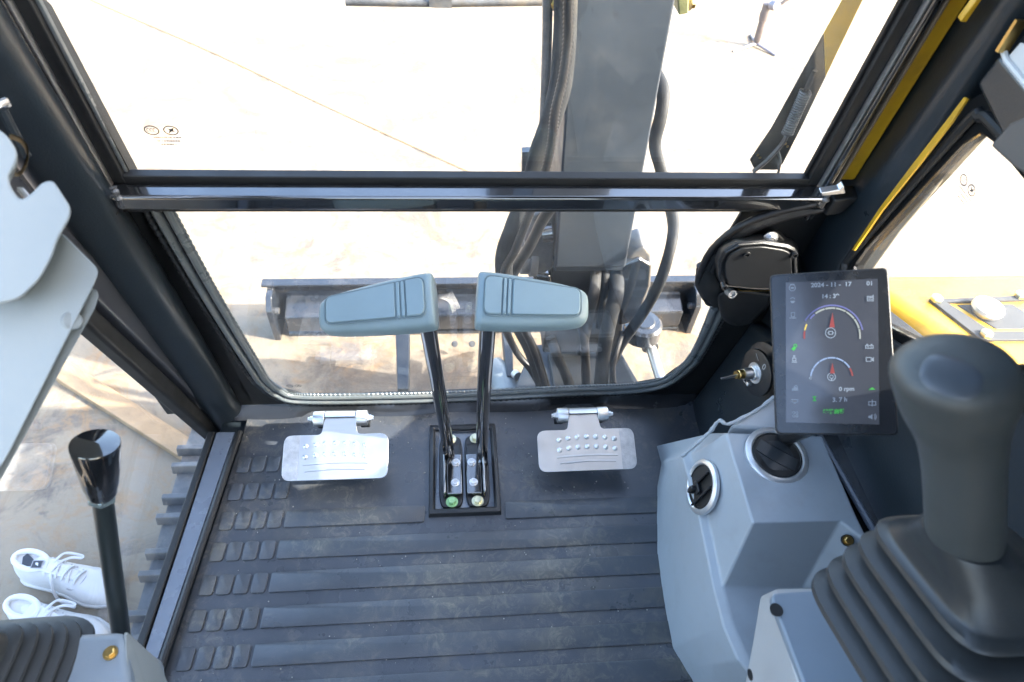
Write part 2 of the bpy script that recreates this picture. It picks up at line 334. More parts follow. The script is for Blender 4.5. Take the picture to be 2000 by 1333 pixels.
def text_obj(s, size, origin, u, v, m, parent, name='lettering', align='CENTER', bold=0.0, depth=0.0):
    cu_ = bpy.data.curves.new(name, 'FONT'); cu_.body = s; cu_.size = size; cu_.align_x = align; cu_.align_y = 'CENTER'; cu_.offset = bold; cu_.extrude = depth
    o = bpy.data.objects.new(name, cu_); col.objects.link(o)
    u = Vector(u).normalized(); v = Vector(v).normalized(); w = u.cross(v); base = BASE.get(parent.name, Vector()) if parent else Vector()
    bpy.context.view_layer.update()
    me = bpy.data.meshes.new_from_object(o.evaluated_get(bpy.context.evaluated_depsgraph_get()))
    bpy.data.objects.remove(o); bpy.data.curves.remove(cu_)
    og = Vector(origin) - base
    me.transform(Matrix(((u.x, v.x, w.x, og.x), (u.y, v.y, w.y, og.y), (u.z, v.z, w.z, og.z), (0, 0, 0, 1))))
    me.materials.clear(); me.materials.append(M[m]); r = bpy.data.objects.new(name, me); col.objects.link(r)
    if parent: r.parent = parent; BASE[r.name] = base
    return r
def hexbolt(c, ax, r, h, name, m, parent, washer=True, socket=False):
    b = B(); ax = Vector(ax).normalized(); c = Vector(c)
    if washer: b.lathe(c, ax, [(r * 1.45, 0), (r * 1.45, h * 0.25)], 20)
    if socket: b.lathe(c + ax * h * 0.25, ax, [(r, 0), (r, h), (r * 0.9, h * 1.08), (r * 0.55, h * 1.08), (r * 0.55, h * 0.6), (0, h * 0.6)], 18)
    else: b.lathe(c + ax * h * 0.25, ax, [(r, 0), (r, h * 0.85), (r * 0.85, h), (0, h)], 6)
    return b.obj(name, m, parent)

# ================================================================== THE SETTING
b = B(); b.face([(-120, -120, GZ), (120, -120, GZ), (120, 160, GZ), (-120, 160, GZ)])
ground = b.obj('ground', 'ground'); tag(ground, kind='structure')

# ================================================================== THE CAB
cab = thing('excavator_cab', 'dark grey excavator cab shell around the controls, with its pillars and floor', 'cab', (0.06, 0.1, -0.1))
XL, XR, YB, ZR = -0.52, 0.64, -0.80, 1.47
# floor, roof, rear and side walls
b = B(); b.box((0.085, 0.09, -0.042), (1.17, 1.80, 0.08)); b.obj('floor_plate', 'cab', cab, bevel=0.004)
b = B()
for (x0, x1, y0, y1) in ((-0.56, -0.46, YB, 0.80), (0.11, 0.68, YB, 0.80), (-0.458, 0.108, YB, -0.50), (-0.458, 0.108, 0.62, 0.80)):
    b.box(((x0 + x1) / 2, (y0 + y1) / 2, ZR + 0.02), (x1 - x0, y1 - y0, 0.04))
b.obj('roof', 'cab', cab)  # opening left in the unseen roof to let sky light in
b = B(); b.box((0.06, YB - 0.02, 0.25), (1.20, 0.04, 0.66)); b.box((0.06, YB - 0.02, 1.42), (1.20, 0.04, 0.14)); b.box((-0.50, YB - 0.02, 0.965), (0.08, 0.04, 0.765)); b.box((0.62, YB - 0.02, 0.965), (0.08, 0.04, 0.765)); b.obj('rear_wall', 'cab', cab)
b = B(); b.box((0.06, YB - 0.018, 0.965), (1.04, 0.006, 0.765)); b.obj('added_rear_pane', 'glass', cab)  # unseen rear window, added to light mat and console from behind
b = B(); b.box((-0.175, 0.06, ZR + 0.03), (0.56, 1.11, 0.006)); b.obj('added_roof_pane', 'glass', cab)  # unseen skylight, added and sized for the light inside the cab

# left: the sill of the door opening
zs = 0.022
a0, a1 = Pz(454, 860, zs), Pz(293, 1333, zs); c0, c1 = Pz(419, 855, zs), Pz(262, 1333, zs)
dL = (a1 - a0); dL2 = (c1 - c0)
A0, A1 = a0 + dL * -0.045, a0 + dL * 2.6; C0, C1 = c0 + dL2 * -0.03, c0 + dL2 * 2.6
b = B(); b.ext([A0, C0, C1, A1], (0, 0, -0.06)); b.obj('door_sill', 'cabgrey', cab, bevel=0.005, seg=3)
b = B(); b.tube([A0 + Vector((0.008, 0, -0.002)), A1 + Vector((0.008, 0, -0.002))], 0.007, 10); b.obj('sill_seal', 'seal', cab)
b = B(); b.ext([C0 + Vector((-0.002, 0, 0.004)), C0 + Vector((-0.017, 0, 0.004)), C1 + Vector((-0.017, 0, 0.004)), C1 + Vector((-0.002, 0, 0.004))], (0, 0, -0.09)); b.obj('sill_edge', 'black', cab, bevel=0.003)

# left front pillar: a fat round-cornered post leaning back
def leftpost(z, dx=0, dy=0): return Vector((-0.497 + dx, 0.968 - 0.205 * z + dy, z))
rings = []
for i in range(26):
    z = -0.05 + 1.50 * i / 25
    c = leftpost(z, 0.0, -0.020); ru = 0.040; rv = 0.036
    if z < 0.02: pass
    rings.append(sring(c, (1, 0.25, 0), (-0.25, 1, 0), ru, rv, 2.8, 28))
b = B(); b.loft(rings); b.obj('front_pillar', 'cab', cab)
# grey frame edge between the post and the door opening (a channel along the opening)
def dooredge(px, py): return Px(px, py, -0.51)
e0, e1 = Px(447, 838, -0.51), Px(180, 575, -0.51)
de = (e1 - e0)
E0, E1 = e0 - de * 0.03, e0 + de * 2.15
b = B()
o_ = Vector((0, 0.052, 0.016))
b.loft([[E0, E0 + o_, E0 + o_ + Vector((-0.035, 0, 0)), E0 + Vector((-0.035, 0, 0))], [E1, E1 + o_, E1 + o_ + Vector((-0.035, 0, 0)), E1 + Vector((-0.035, 0, 0))]])
b.obj('door_frame', 'frame', cab, bevel=0.006, seg=3)
b = B()
q_ = Vector((-0.008, -0.003, -0.001)); w_ = Vector((0, -0.034, -0.010))
b.loft([[E0 + q_, E0 + q_ + w_, E0 + q_ + w_ + Vector((-0.03, 0, 0)), E0 + q_ + Vector((-0.03, 0, 0))], [E1 + q_, E1 + q_ + w_, E1 + q_ + w_ + Vector((-0.03, 0, 0)), E1 + q_ + Vector((-0.03, 0, 0))]])
b.obj('door_seal', 'black', cab, bevel=0.008, seg=3)
# filler behind the post, from the post to the windscreen plane
b = B(); b.ext([Pw(500, 800), Pw(300, 420), Pw(90, 30), Pw(-250, -300), W2(-0.62, 1.5), W2(-0.62, 0.0)], NW * 0.02); b.obj('pillar_web', 'black', cab)
# door rear part of the left wall
b = B(); b.box((-0.54, -0.55, 0.7), (0.05, 0.5, 1.54)); b.obj('rear_pillar', 'cab', cab)

# front panel round the lower window: outer loop to inner loop on the leaning plane
inner_px = [(318, 380), (420, 568), (507, 715), (524, 742), (548, 760), (592, 772), (760, 771), (920, 766), (1100, 757), (1230, 752), (1294, 741), (1335, 712), (1358, 680), (1392, 600), (1400, 560), (1396, 500), (1470, 380)]
outer_px = [(250, 380), (330, 560), (440, 740), (470, 790), (490, 815), (560, 830), (760, 830), (920, 826), (1100, 818), (1230, 812), (1310, 808), (1380, 800), (1450, 760), (1560, 640), (1600, 570), (1640, 500), (1720, 380)]
ii = [Pw(*p) for p in inner_px]; oo = [Pw(*p) for p in outer_px]
b = B()
b.loft([oo, ii, [p + NW * 0.03 for p in ii], [p + NW * 0.03 for p in oo]], loop=True, closed=False) if False else None
rr = [[o, i, i + NW * 0.006, o + NW * 0.006] for o, i in zip(oo, ii)]
b.loft(rr); b.obj('front_panel', 'black', cab, bevel=0.002)
# rubber trims following the opening (three different profiles), light grey, ribbed edge
def looppts(off_in, offn, step=0):
    cen = Pw(900, 560); out = []
    for p, q in zip(ii, oo):
        out.append(p + (q - p).normalized() * off_in - NW * offn)
    return out[0:14]
pth = catmull(looppts(0.004, 0.002), 10)
b = B(); b.tube(pth, 0.0065, 10); b.obj('window_seal', 'trim', cab)
pth = catmull(looppts(0.021, 0.002), 10)
b = B(); b.tube(pth, 0.0085, 10, flat=0.8); b.obj('window_seal', 'trim', cab)
pth = catmull(looppts(0.036, 0.001), 60)
b = B(); L_ = 0; rgs = []
b.tube(pth, lambda t: 0.0048 + 0.0012 * math.sin(t * 2 * PI * 210), 8); b.obj('ribbed_trim', 'seal', cab)
# the inner edge of the rubber, teeth visible against the ground
pth = catmull(looppts(-0.003, 0.000), 60)
b = B(); b.tube(pth, lambda t: 0.0026 + 0.0009 * math.sin(t * 2 * PI * 260), 8); b.obj('ribbed_trim', 'trim', cab)

# bottom rail under the window: a black painted cross member, then the cab floor edge
b = B(); b.tube([Pw(470, 800, 0.01), Pw(900, 798, 0.01), Pw(1340, 783, 0.01)], 0.018, 14, flat=0.7, smooth=8); b.obj('cross_rail', 'gloss', cab)

# right front pillar, broad, dark blue grey; faces measured on x = 0.62
def rp(px, py, x=0.62): return Px(px, py, x)
b = B()
F = [rp(1340, 815, 0.60), rp(1465, 640), rp(1545, 512), rp(1592, 450), rp(1645, 372), rp(1735, 280), rp(1950, 8), rp(2200, -330)]
G = [rp(1420, 850, 0.60), rp(1535, 690), rp(1600, 590), rp(1640, 530), rp(1690, 456), rp(1756, 372), rp(1990, 22), rp(2260, -330)]
rows_ = []
for f_, g_ in zip(F, G):
    f2 = f_ + Vector((0, 0.07, 0)); mid = (f_ + g_) / 2 + Vector((-0.012, 0, 0))
    rows_.append([f2 + Vector((0.06, 0, 0)), f2, f_ + Vector((-0.004, 0.012, 0)), mid, g_, g_ + Vector((0.06, 0, 0))])
b.loft(rows_); b.obj('front_pillar', 'cab', cab, bevel=0.010, seg=3)
# side wall around the right-hand window; unseen rear part kept solid to block sun
op = [rp(1668, 520, 0.63), rp(1690, 488, 0.63), rp(1878, 285, 0.63), rp(1912, 262, 0.63), rp(1936, 280, 0.63), rp(2030, 395, 0.63), rp(2120, 560, 0.63), rp(2100, 700, 0.63), rp(1900, 720, 0.63), rp(1700, 620, 0.63), rp(1668, 560, 0.63)]
cen = sum(op, Vector()) / len(op)
ow = []
for p in op:
    d_ = (p - cen); d_.x = 0; ow.append(p + d_.normalized() * 0.055)
b = B(); b.strip(ow, op, (0.02, 0, 0)); b.obj('side_window_seal', 'dull', cab, bevel=0.006, seg=2)
b = B(); b.tube(catmull([p + (q - p) * 0.35 + Vector((-0.004, 0, 0)) for p, q in zip(op, ow)], 6, True), 0.007, 10, closed=True); b.obj('side_window_trim', 'black', cab)
b = B(); b.ext(op, (0.005, 0, 0)); pane_r = b.obj('side_pane', 'glass', cab)
big = []
for p in op:
    d_ = (p - cen); d_.x = 0; big.append(cen + d_.normalized() * 1.2)
def clampyz(p): return Vector((0.645, max(-0.80, min(0.93 - 0.14 * p.z, p.y)), max(-0.05, min(ZR, p.z))))
b = B(); b.strip([clampyz(p) for p in big], [Vector((0.645, p.y, p.z)) for p in [q + ((w - q) * 0.6) for q, w in zip(op, ow)]], (0.035, 0, 0)); b.obj('side_wall', 'cab', cab)
# yellow painted gaps between pillar and trims
yl = [rp(1883, 190, 0.612), rp(1888, 194, 0.612), rp(1858, 240, 0.612), rp(1790, 328, 0.612), rp(1722, 412, 0.612), rp(1668, 490, 0.612), rp(1664, 488, 0.612), rp(1717, 408, 0.612), rp(1780, 324, 0.612), rp(1848, 236, 0.612)]
b = B(); b.ext(yl, (0.003, 0, 0)); b.obj('painted_edge', 'yellow', cab)
# lower right: the kick panel that carries the ignition switch
kp = [(0.553, 0.935, -0.01), (0.553, 0.62, -0.01), (0.560, 0.60, 0.20), (0.574, 0.67, 0.34), (0.588, 0.80, 0.37), (0.592, 0.90, 0.31)]
b = B(); b.ext([Vector(p) for p in kp], (0.03, 0.0, 0)); b.obj('kick_panel', 'cab', cab, bevel=0.012, seg=3)
b = B(); b.lathe(Px(1487, 726, 0.574) + Vector((0.012, 0, 0)), (-1, -0.18, 0.1), [(0.056, -0.02), (0.056, 0.010), (0.048, 0.013), (0, 0.013)], 32); b.obj('switch_boss', 'cab', cab)
# glossy inner sill panels right of the console
b = B()
s0, s1, s2, s3 = Pz(1595, 850, 0.33), Pz(1720, 1080, 0.33), Pz(1870, 1060, 0.33), Pz(1745, 845, 0.33)
def fl(p, z): return Vector((p.x, p.y, z))
b.ext([s0 + (s0 - s1) * 0.9, s1 + (s1 - s0) * 1.2, s2 + (s2 - s3) * 1.2, s3 + (s3 - s2) * 0.9], (0, 0, -0.03)); b.obj('inner_sill', 'gloss', cab, bevel=0.006)
b = B(); k0, k1 = Pz(1606, 862, 0.345), Pz(1722, 1065, 0.345)
b.tube([k0 + (k0 - k1) * 0.8, k1 + (k1 - k0) * 0.6], 0.0055, 8); b.obj('sill_bead', 'cabgrey', cab)
b = B(); k0, k1 = Pz(1742, 860, 0.36), Pz(1850, 1030, 0.36)
b.ext([k0 + (k0 - k1) * 1.0, k1 + (k1 - k0) * 1.5, k1 + (k1 - k0) * 1.5 + Vector((0.02, 0, 0)), k0 + (k0 - k1) * 1.0 + Vector((0.02, 0, 0))], (0, 0, -0.05)); b.obj('sill_rail', 'cab', cab, bevel=0.005)
# upper right bulkhead with the small bright pane in the corner
bk = [Px(1905, 165, 0.59), Px(1950, 105, 0.59), Px(2080, 260, 0.59), Px(2060, 420, 0.59), Px(1985, 330, 0.59)]
b = B(); b.ext(bk, (0.02, 0, 0)); b.obj('bulkhead', 'cab', cab, bevel=0.006)
b = B(); b.ext([Px(1992, 240, 0.588), Px(2080, 200, 0.588), Px(2080, 380, 0.588), Px(2000, 330, 0.588), Px(1950, 285, 0.588)], (-0.012, 0, 0)); b.obj('trim_panel', mat('warm_grey_panel', (0.13, 0.125, 0.12), 0.5, bump=0.3), cab, bevel=0.005)
b = B(); b.tube([Px(1961, 100, 0.585), Px(1966, 118, 0.585), Px(2060, 235, 0.585)], 0.0035, 8); b.obj('bright_edge', 'white', cab)
b = B(); b.ext([Px(1972, 120, 0.592), Px(2004, 84, 0.592), Px(2100, 120, 0.592), Px(2060, 228, 0.592)], (-0.006, 0, 0)); b.obj('corner_panel', 'white', cab)
b = B(); b.ext([Px(1964, 100, 0.588), Px(2004, 38, 0.588), Px(2008, 42, 0.588), Px(1969, 104, 0.588)], (-0.012, 0, 0)); b.obj('corner_edge', 'brass', cab)

# ================================================================== FRONT WINDOW (upper opening frame) and lower pane
M['rail'] = mat('rail_reflection', (0.22, 0.17, 0.12), 0.32, metal=0.3)  # beige reflection along the frame put into the rail's colour
fw = thing('front_window', 'upper front window in a black frame above the glossy cross beam', 'window', W2(0.05, 0.68))
# cross beam: square tube with rounded edges
def beam(x0, x1, s0_, s1_, n0, n1):
    return [[W2(x, s0_, n0), W2(x, s0_, n1), W2(x, s1_, n1), W2(x, s1_, n0)] for x in (x0, x1)]
b = B(); b.loft(beam(-0.462, 0.570, 0.657, 0.683, -0.012, -0.041)); b.obj('cross_beam', 'gloss', fw, bevel=0.005, seg=4)
b = B(); b.loft(beam(-0.445, 0.545, 0.672, 0.6935, 0.004, -0.0115)); b.obj('beam_lip', 'black', fw, bevel=0.002)
b = B(); b.loft(beam(-0.50, 0.60, 0.640, 0.6565, 0.0, -0.028)); b.obj('beam_seal', 'black', fw, bevel=0.005)
# side members: tube + inner lip + rubber
for sgn, xe in ((-1, -0.438), (1, 0.536)):
    def mem(xa, xb, n0, n1, s0_=0.62, s1_=1.52): return [[W2(xe + sgn * xa, s, n0), W2(xe + sgn * xb, s, n0), W2(xe + sgn * xb, s, n1), W2(xe + sgn * xa, s, n1)] for s in (s0_, s1_)]
    b = B(); b.loft(mem(0.0, 0.0045, 0.004, -0.003, 0.69)); b.obj('glass_rubber', 'trim' if sgn < 0 else 'seal', fw, bevel=0.001)
    b = B(); b.loft(mem(0.0047, 0.022, 0.002, -0.012, 0.68)); b.obj('side_lip', 'black', fw, bevel=0.002)
    b = B(); b.loft(mem(0.0222, 0.0235, 0.002, -0.020, 0.68)); b.obj('bright_line', 'zincdull', fw)
    b = B(); b.loft(mem(0.0237, 0.036, -0.004, -0.028)); b.obj('side_member', 'gloss', fw, bevel=0.004, seg=3)
    b = B(); b.loft(mem(0.0362, 0.0400, -0.004, -0.030, 0.69)); b.obj('slide_rail', 'rail', fw, bevel=0.001)
    if sgn < 0: b = B(); b.loft(mem(0.0402, 0.072, -0.006, -0.030, 0.66)); b.obj('outer_member', 'cab', fw, bevel=0.006, seg=3)
    else: b = B(); b.loft(mem(0.0402, 0.046, -0.004, -0.022, 0.69)); b.obj('slide_rail', 'gloss', fw, bevel=0.001)
b = B(); b.ext([W2(-0.512, 0.688, -0.015), W2(-0.462, 0.686, -0.02), W2(-0.455, 0.652, -0.02), W2(-0.485, 0.652, -0.015)], NW * -0.028); b.obj('corner_block', 'black', fw, bevel=0.004)
b = B(); b.ext([W2(0.612, 0.688, -0.015), W2(0.571, 0.686, -0.02), W2(0.571, 0.652, -0.02), W2(0.600, 0.652, -0.015)], NW * -0.028); b.obj('corner_block', 'black', fw, bevel=0.004)
# weld beads
for cpt in (W2(-0.448, 0.680, -0.036), W2(0.560, 0.680, -0.036)):
    b = B(); b.tube([cpt + UPW * (-0.018), cpt + Vector((0.002, -0.004, 0)), cpt + UPW * 0.016], lambda t: 0.0045 + 0.0015 * math.sin(t * 40), 8, smooth=5); b.obj('weld_bead', 'cast', fw)
b = B(); b.ext([W2(-0.44, 0.68, 0.0), W2(0.54, 0.68, 0.0), W2(0.54, 1.5, 0.0), W2(-0.44, 1.5, 0.0)], NW * 0.005); pane_f = b.obj('pane', 'glass', fw)
# corner latch seen as a silver lip on the right
b = B(); b.ext([Pw(1598, 366, -0.05), Pw(1634, 360, -0.05), Pw(1643, 352, -0.05), Pw(1647, 368, -0.05), Pw(1600, 373, -0.05)], NW * -0.012); b.obj('latch_lip', 'zinc', fw, bevel=0.002)
# yellow inner side of the pillar seen in the gap right of the window frame
b = B(); b.ext([W2(0.583, 0.69, -0.010), W2(0.614, 0.69, -0.010), W2(0.616, 1.5, -0.010), W2(0.583, 1.5, -0.010)], NW * 0.02); b.obj('painted_edge', 'yellow', cab, bevel=0.004)
b = B(); b.ext([W2(0.560, 0.60, 0.021), W2(0.70, 0.60, 0.021), W2(0.70, 1.5, 0.021), W2(0.560, 1.5, 0.021)], NW * 0.01); b.obj('pillar_web', 'black', cab)
b = B(); b.ext([W2(0.619, 0.60, 0.0), W2(0.70, 0.60, 0.0), W2(0.70, 1.5, 0.0), W2(0.619, 1.5, 0.0)], NW * 0.02); b.obj('pillar_web', 'black', cab)
lw = thing('lower_front_window', 'fixed lower front window pane below the cross beam, rubber seal round it', 'window', Pw(900, 760))
b = B(); b.ext([q.lerp(p, 0.1) for p, q in zip(oo, ii)], NW * 0.005)
lowpane = b.obj('pane', 'glassl', lw)

# printed safety-glass marks: rings, a bird-like mark and tiny text lines
def glass_mark(c, u, v, s, parent):
    u = Vector(u).normalized(); v = Vector(v).normalized(); n_ = u.cross(v)
    def P(x, y): return Vector(c) + u * (x * s) + v * (y * s)
    b = B()
    for cx_ in (-1.15, 1.15):
        ro = [P(cx_ + 0.9 * math.cos(a * PI / 12), 0.72 * math.sin(a * PI / 12)) for a in range(24)]; ri = [P(cx_ + 0.76 * math.cos(a * PI / 12), 0.58 * math.sin(a * PI / 12)) for a in range(24)]
        b.strip(ro, ri, n_ * 0.0003)
    for k in range(3):
        cc = -1.5 + 0.38 * k
        ro = [P(cc + 0.27 * math.cos(a), 0.32 * math.sin(a)) for a in [PI * (0.35 + 1.3 * j / 8) for j in range(9)]]; ri = [P(cc + 0.20 * math.cos(a), 0.25 * math.sin(a)) for a in [PI * (0.35 + 1.3 * j / 8) for j in range(9)]]
        b.loft([ro, ri], closed=False)
    b.ext([P(0.75, -0.45), P(1.0, 0.05), P(0.72, 0.35), P(1.2, 0.2), P(1.6, 0.42), P(1.42, 0.0), P(1.62, -0.25), P(1.2, -0.12)], n_ * 0.0003)
    b.obj('printed_mark', 'print', parent)
    b = B()
    for r_ in range(3):
        x = -1.3 + 0.3 * r_
        while x < 1.9 - 0.4 * r_:
            w = random.uniform(0.08, 0.3); y = -1.15 - 0.55 * r_; b.ext([P(x, y), P(x + w, y), P(x + w, y + 0.16), P(x, y + 0.16)], n_ * 0.0003); x += w + random.uniform(0.06, 0.2)
    b.obj('printed_text', 'printp', parent)
glass_mark(Pw(315, 255, -0.001), (1, 0, 0), UPW, 0.0105, fw)
glass_mark(Pw(574, 754, -0.001), (1, 0, 0), UPW, 0.0075, lw)
cR = Px(1890, 362, 0.627); glass_mark(cR, Px(1898, 376, 0.627) - Px(1880, 352, 0.627), (Px(1900, 340, 0.627) - Px(1870, 400, 0.627)), 0.0085, cab)

# ================================================================== THE DOOR (closed, glazed)
door = thing('cab_door', 'glazed left-hand cab door between the leaning pillar and the grey sill', 'door', (-0.55, 0.3, 0.02))
dp = [E0 + Vector((-0.042, -0.03, 0.0)), E1 + Vector((-0.042, -0.03, 0)), Vector((-0.552, -0.28, 1.4)), Vector((-0.552, -0.28, 0.0))]
b = B(); b.ext(dp, (-0.004, 0, 0)); b.obj('pane', 'glass', door)
b = B(); b.tube([dp[2] + Vector((-0.003, 0, 0.0)), dp[3] + Vector((-0.003, 0, 0))], 0.014, 8); b.obj('rear_frame', 'black', door)

# ================================================================== FLOOR MAT
mt = thing('floor_mat', 'black ribbed rubber floor mat covering the cab floor', 'mat', (-0.05, 0.6, 0.0))
ZM = 0.004
hx0, hx1, hy0, hy1 = -0.038, 0.088, 0.676, 0.872          # hole for the lever box
b = B()
def q4(x0, x1, y0, y1): b.box(((x0 + x1) / 2, (y0 + y1) / 2, ZM / 2), (x1 - x0, y1 - y0, ZM))
YM0, YM1 = -0.25, 0.925
lx0 = -0.500
# left edge follows the sill; fine grid so that the sheet can swell a little
nx, ny = 74, 80
def sil(y): return A0.x + (A1.x - A0.x) * ((y - A0.y) / (A1.y - A0.y)) + 0.012
xs = [i / nx for i in range(nx + 1)]; ys = [YM0 + (YM1 - YM0) * j / ny for j in range(ny + 1)]
import mathutils
def mz(x, y):
    n = mathutils.noise.noise(Vector((x * 5, y * 5, 3.1)))
    e = max(0, (y - 0.80) / 0.125)
    z = ZM + 0.0012 * n + (0.010 * e * e) * (1 + 0.8 * n)
    if y > 0.88: z += 0.004 * math.sin(x * 23 + 1) * (y - 0.88) / 0.045
    return z
grid = [[(sil(y) + (0.66 - sil(y)) * t, y) for t in xs] for y in ys]
vv = [[b.bm.verts.new((x, y, mz(x, y))) for x, y in r] for r in grid]
for j in range(ny):
    for i in range(nx):
        cxm = (grid[j][i][0] + grid[j][i + 1][0]) / 2; cym = (ys[j] + ys[j + 1]) / 2
        if hx0 + 0.004 < cxm < hx1 - 0.004 and hy0 + 0.004 < cym < hy1 - 0.004: continue
        b.bm.faces.new((vv[j][i], vv[j][i + 1], vv[j + 1][i + 1], vv[j + 1][i]))
b.obj('sheet', 'matrub', mt)
# raised front edge of the mat, wavy
rg = []
for i in range(60):
    x = -0.470 + 1.06 * i / 59; w = mathutils.noise.noise(Vector((x * 4, 1.7, 0))); w2 = mathutils.noise.noise(Vector((x * 9, 5.2, 0)))
    y0 = 0.922; lift = 0.020 + 0.006 * w
    if x > 0.05: lift *= 1.0
    rg.append([Vector((x, y0 - 0.012, mz(x, 0.91) - 0.001)), Vector((x, y0 + 0.004, 0.018 + 0.004 * w2)), Vector((x, y0 + 0.018 + 0.006 * w, 0.020 + lift)), Vector((x, y0 + 0.030 + 0.005 * w2, 0.024 + lift)), Vector((x, y0 + 0.034, 0.016 + lift)), Vector((x, y0 + 0.016, 0.008))])
M['fold'] = mat('shiny_black_rubber', (0.022, 0.024, 0.028), 0.24, bump=0.2, bscale=60, rvar=0.06)
b = B(); b.loft(rg); b.obj('turned_up_edge', 'fold', mt)
# rows of raised pads and long strips
def pad(x0, x1, y0, y1, sk, name, r=0.006):
    pts = rpoly([(x0, y0, ZM - 0.001), (x1, y0, ZM - 0.001), (x1 + sk, y1, ZM - 0.001), (x0 + sk, y1, ZM - 0.001)], r, 4)
    b = B(); top = [Vector(p) + Vector((0, 0, 0.0042)) for p in pts]; c = sum(top, Vector()) / len(top)
    t2 = []
    for p in top:
        d_ = Vector((math.copysign(min(abs(p.x - c.x), 1), p.x - c.x), p.y - c.y, 0)); t2.append(p + Vector((-math.copysign(0.0008, d_.x), -math.copysign(0.0008, d_.y), 0.0006)))
    b.loft([pts, top, t2], cap0=False); return b.obj(name, 'pad', mt)
pitch = 0.0637
colx = [0.0, 0.0305, 0.0605, 0.0915]
for r in range(-3, 7):                       # 6 is the front-most row, 0 the nearest fully seen one
    yb = 0.3995 + pitch * r; x0 = -0.4685 + 0.0041 * r
    if r == 6:
        for c in range(3): pad(x0 + colx[c], x0 + colx[c] + 0.0255, yb, yb + 0.037, 0.002, 'pad')
        continue
    for c in range(4): pad(x0 + colx[c], x0 + colx[c] + (0.0255 if c else 0.0250), yb, yb + 0.0375, 0.002, 'pad')
    if r == 5: continue
    xs0 = x0 + 0.1235
    if r == 4:
        pad(xs0, -0.058, yb, yb + 0.036, 0.002, 'strip', 0.004); pad(0.105, 0.52, yb, yb + 0.037, 0.0, 'strip', 0.004)
    else:
        pad(xs0, 0.52, yb, yb + 0.0375, 0.002, 'strip', 0.004)

# ================================================================== LEVER BOX in the floor
lb = thing('lever_housing', 'black rectangular floor frame holding the two travel lever mounts', 'frame', (0.024, 0.77, 0))
def rect(x0, x1, y0, y1, z): return [Vector((x0, y0, z)), Vector((x1, y0, z)), Vector((x1, y1, z)), Vector((x0, y1, z))]
b = B(); b.loft([rect(-0.049, 0.097, 0.664, 0.884, 0.002), rect(-0.047, 0.095, 0.667, 0.881, 0.014), rect(-0.040, 0.088, 0.674, 0.874, 0.016), rect(-0.036, 0.084, 0.679, 0.869, 0.012), rect(-0.036, 0.084, 0.679, 0.869, -0.035)], cap0=False, cap1=False)
b.obj('rim', 'plastic', lb, bevel=0.001)
b = B(); b.box((0.024, 0.774, 0.0005), (0.119, 0.189, 0.003)); b.obj('base_plate', 'cabgrey', lb)
for s, xc in ((-1, -0.003), (1, 0.051)):
    b = B()
    b.loft([sring((xc, 0.769, 0.0021), (1, 0, 0), (0, 1, 0), 0.0255, 0.088, 5, 28), sring((xc, 0.769, 0.008), (1, 0, 0), (0, 1, 0), 0.0245, 0.086, 5, 28)])
    b.loft([[Vector((xc - 0.022, 0.72, 0.0081)), Vector((xc + 0.022, 0.72, 0.0081)), Vector((xc + 0.022, 0.835, 0.0081)), Vector((xc - 0.022, 0.835, 0.0081))],
            [Vector((xc - 0.019, 0.735, 0.012)), Vector((xc + 0.019, 0.735, 0.012)), Vector((xc + 0.019, 0.82, 0.012)), Vector((xc - 0.019, 0.82, 0.012))]])
    b.obj('mount', 'plastic', lb, bevel=0.004)
    hexbolt((xc - 0.001 * s, 0.694, 0.0085), (0, 0, 1), 0.0085, 0.008, 'bolt', 'gbolt' if s < 0 else 'yzinc', lb)
    hexbolt((xc, 0.846, 0.0085), (0, 0, 1), 0.0085, 0.008, 'bolt', 'yzinc', lb)

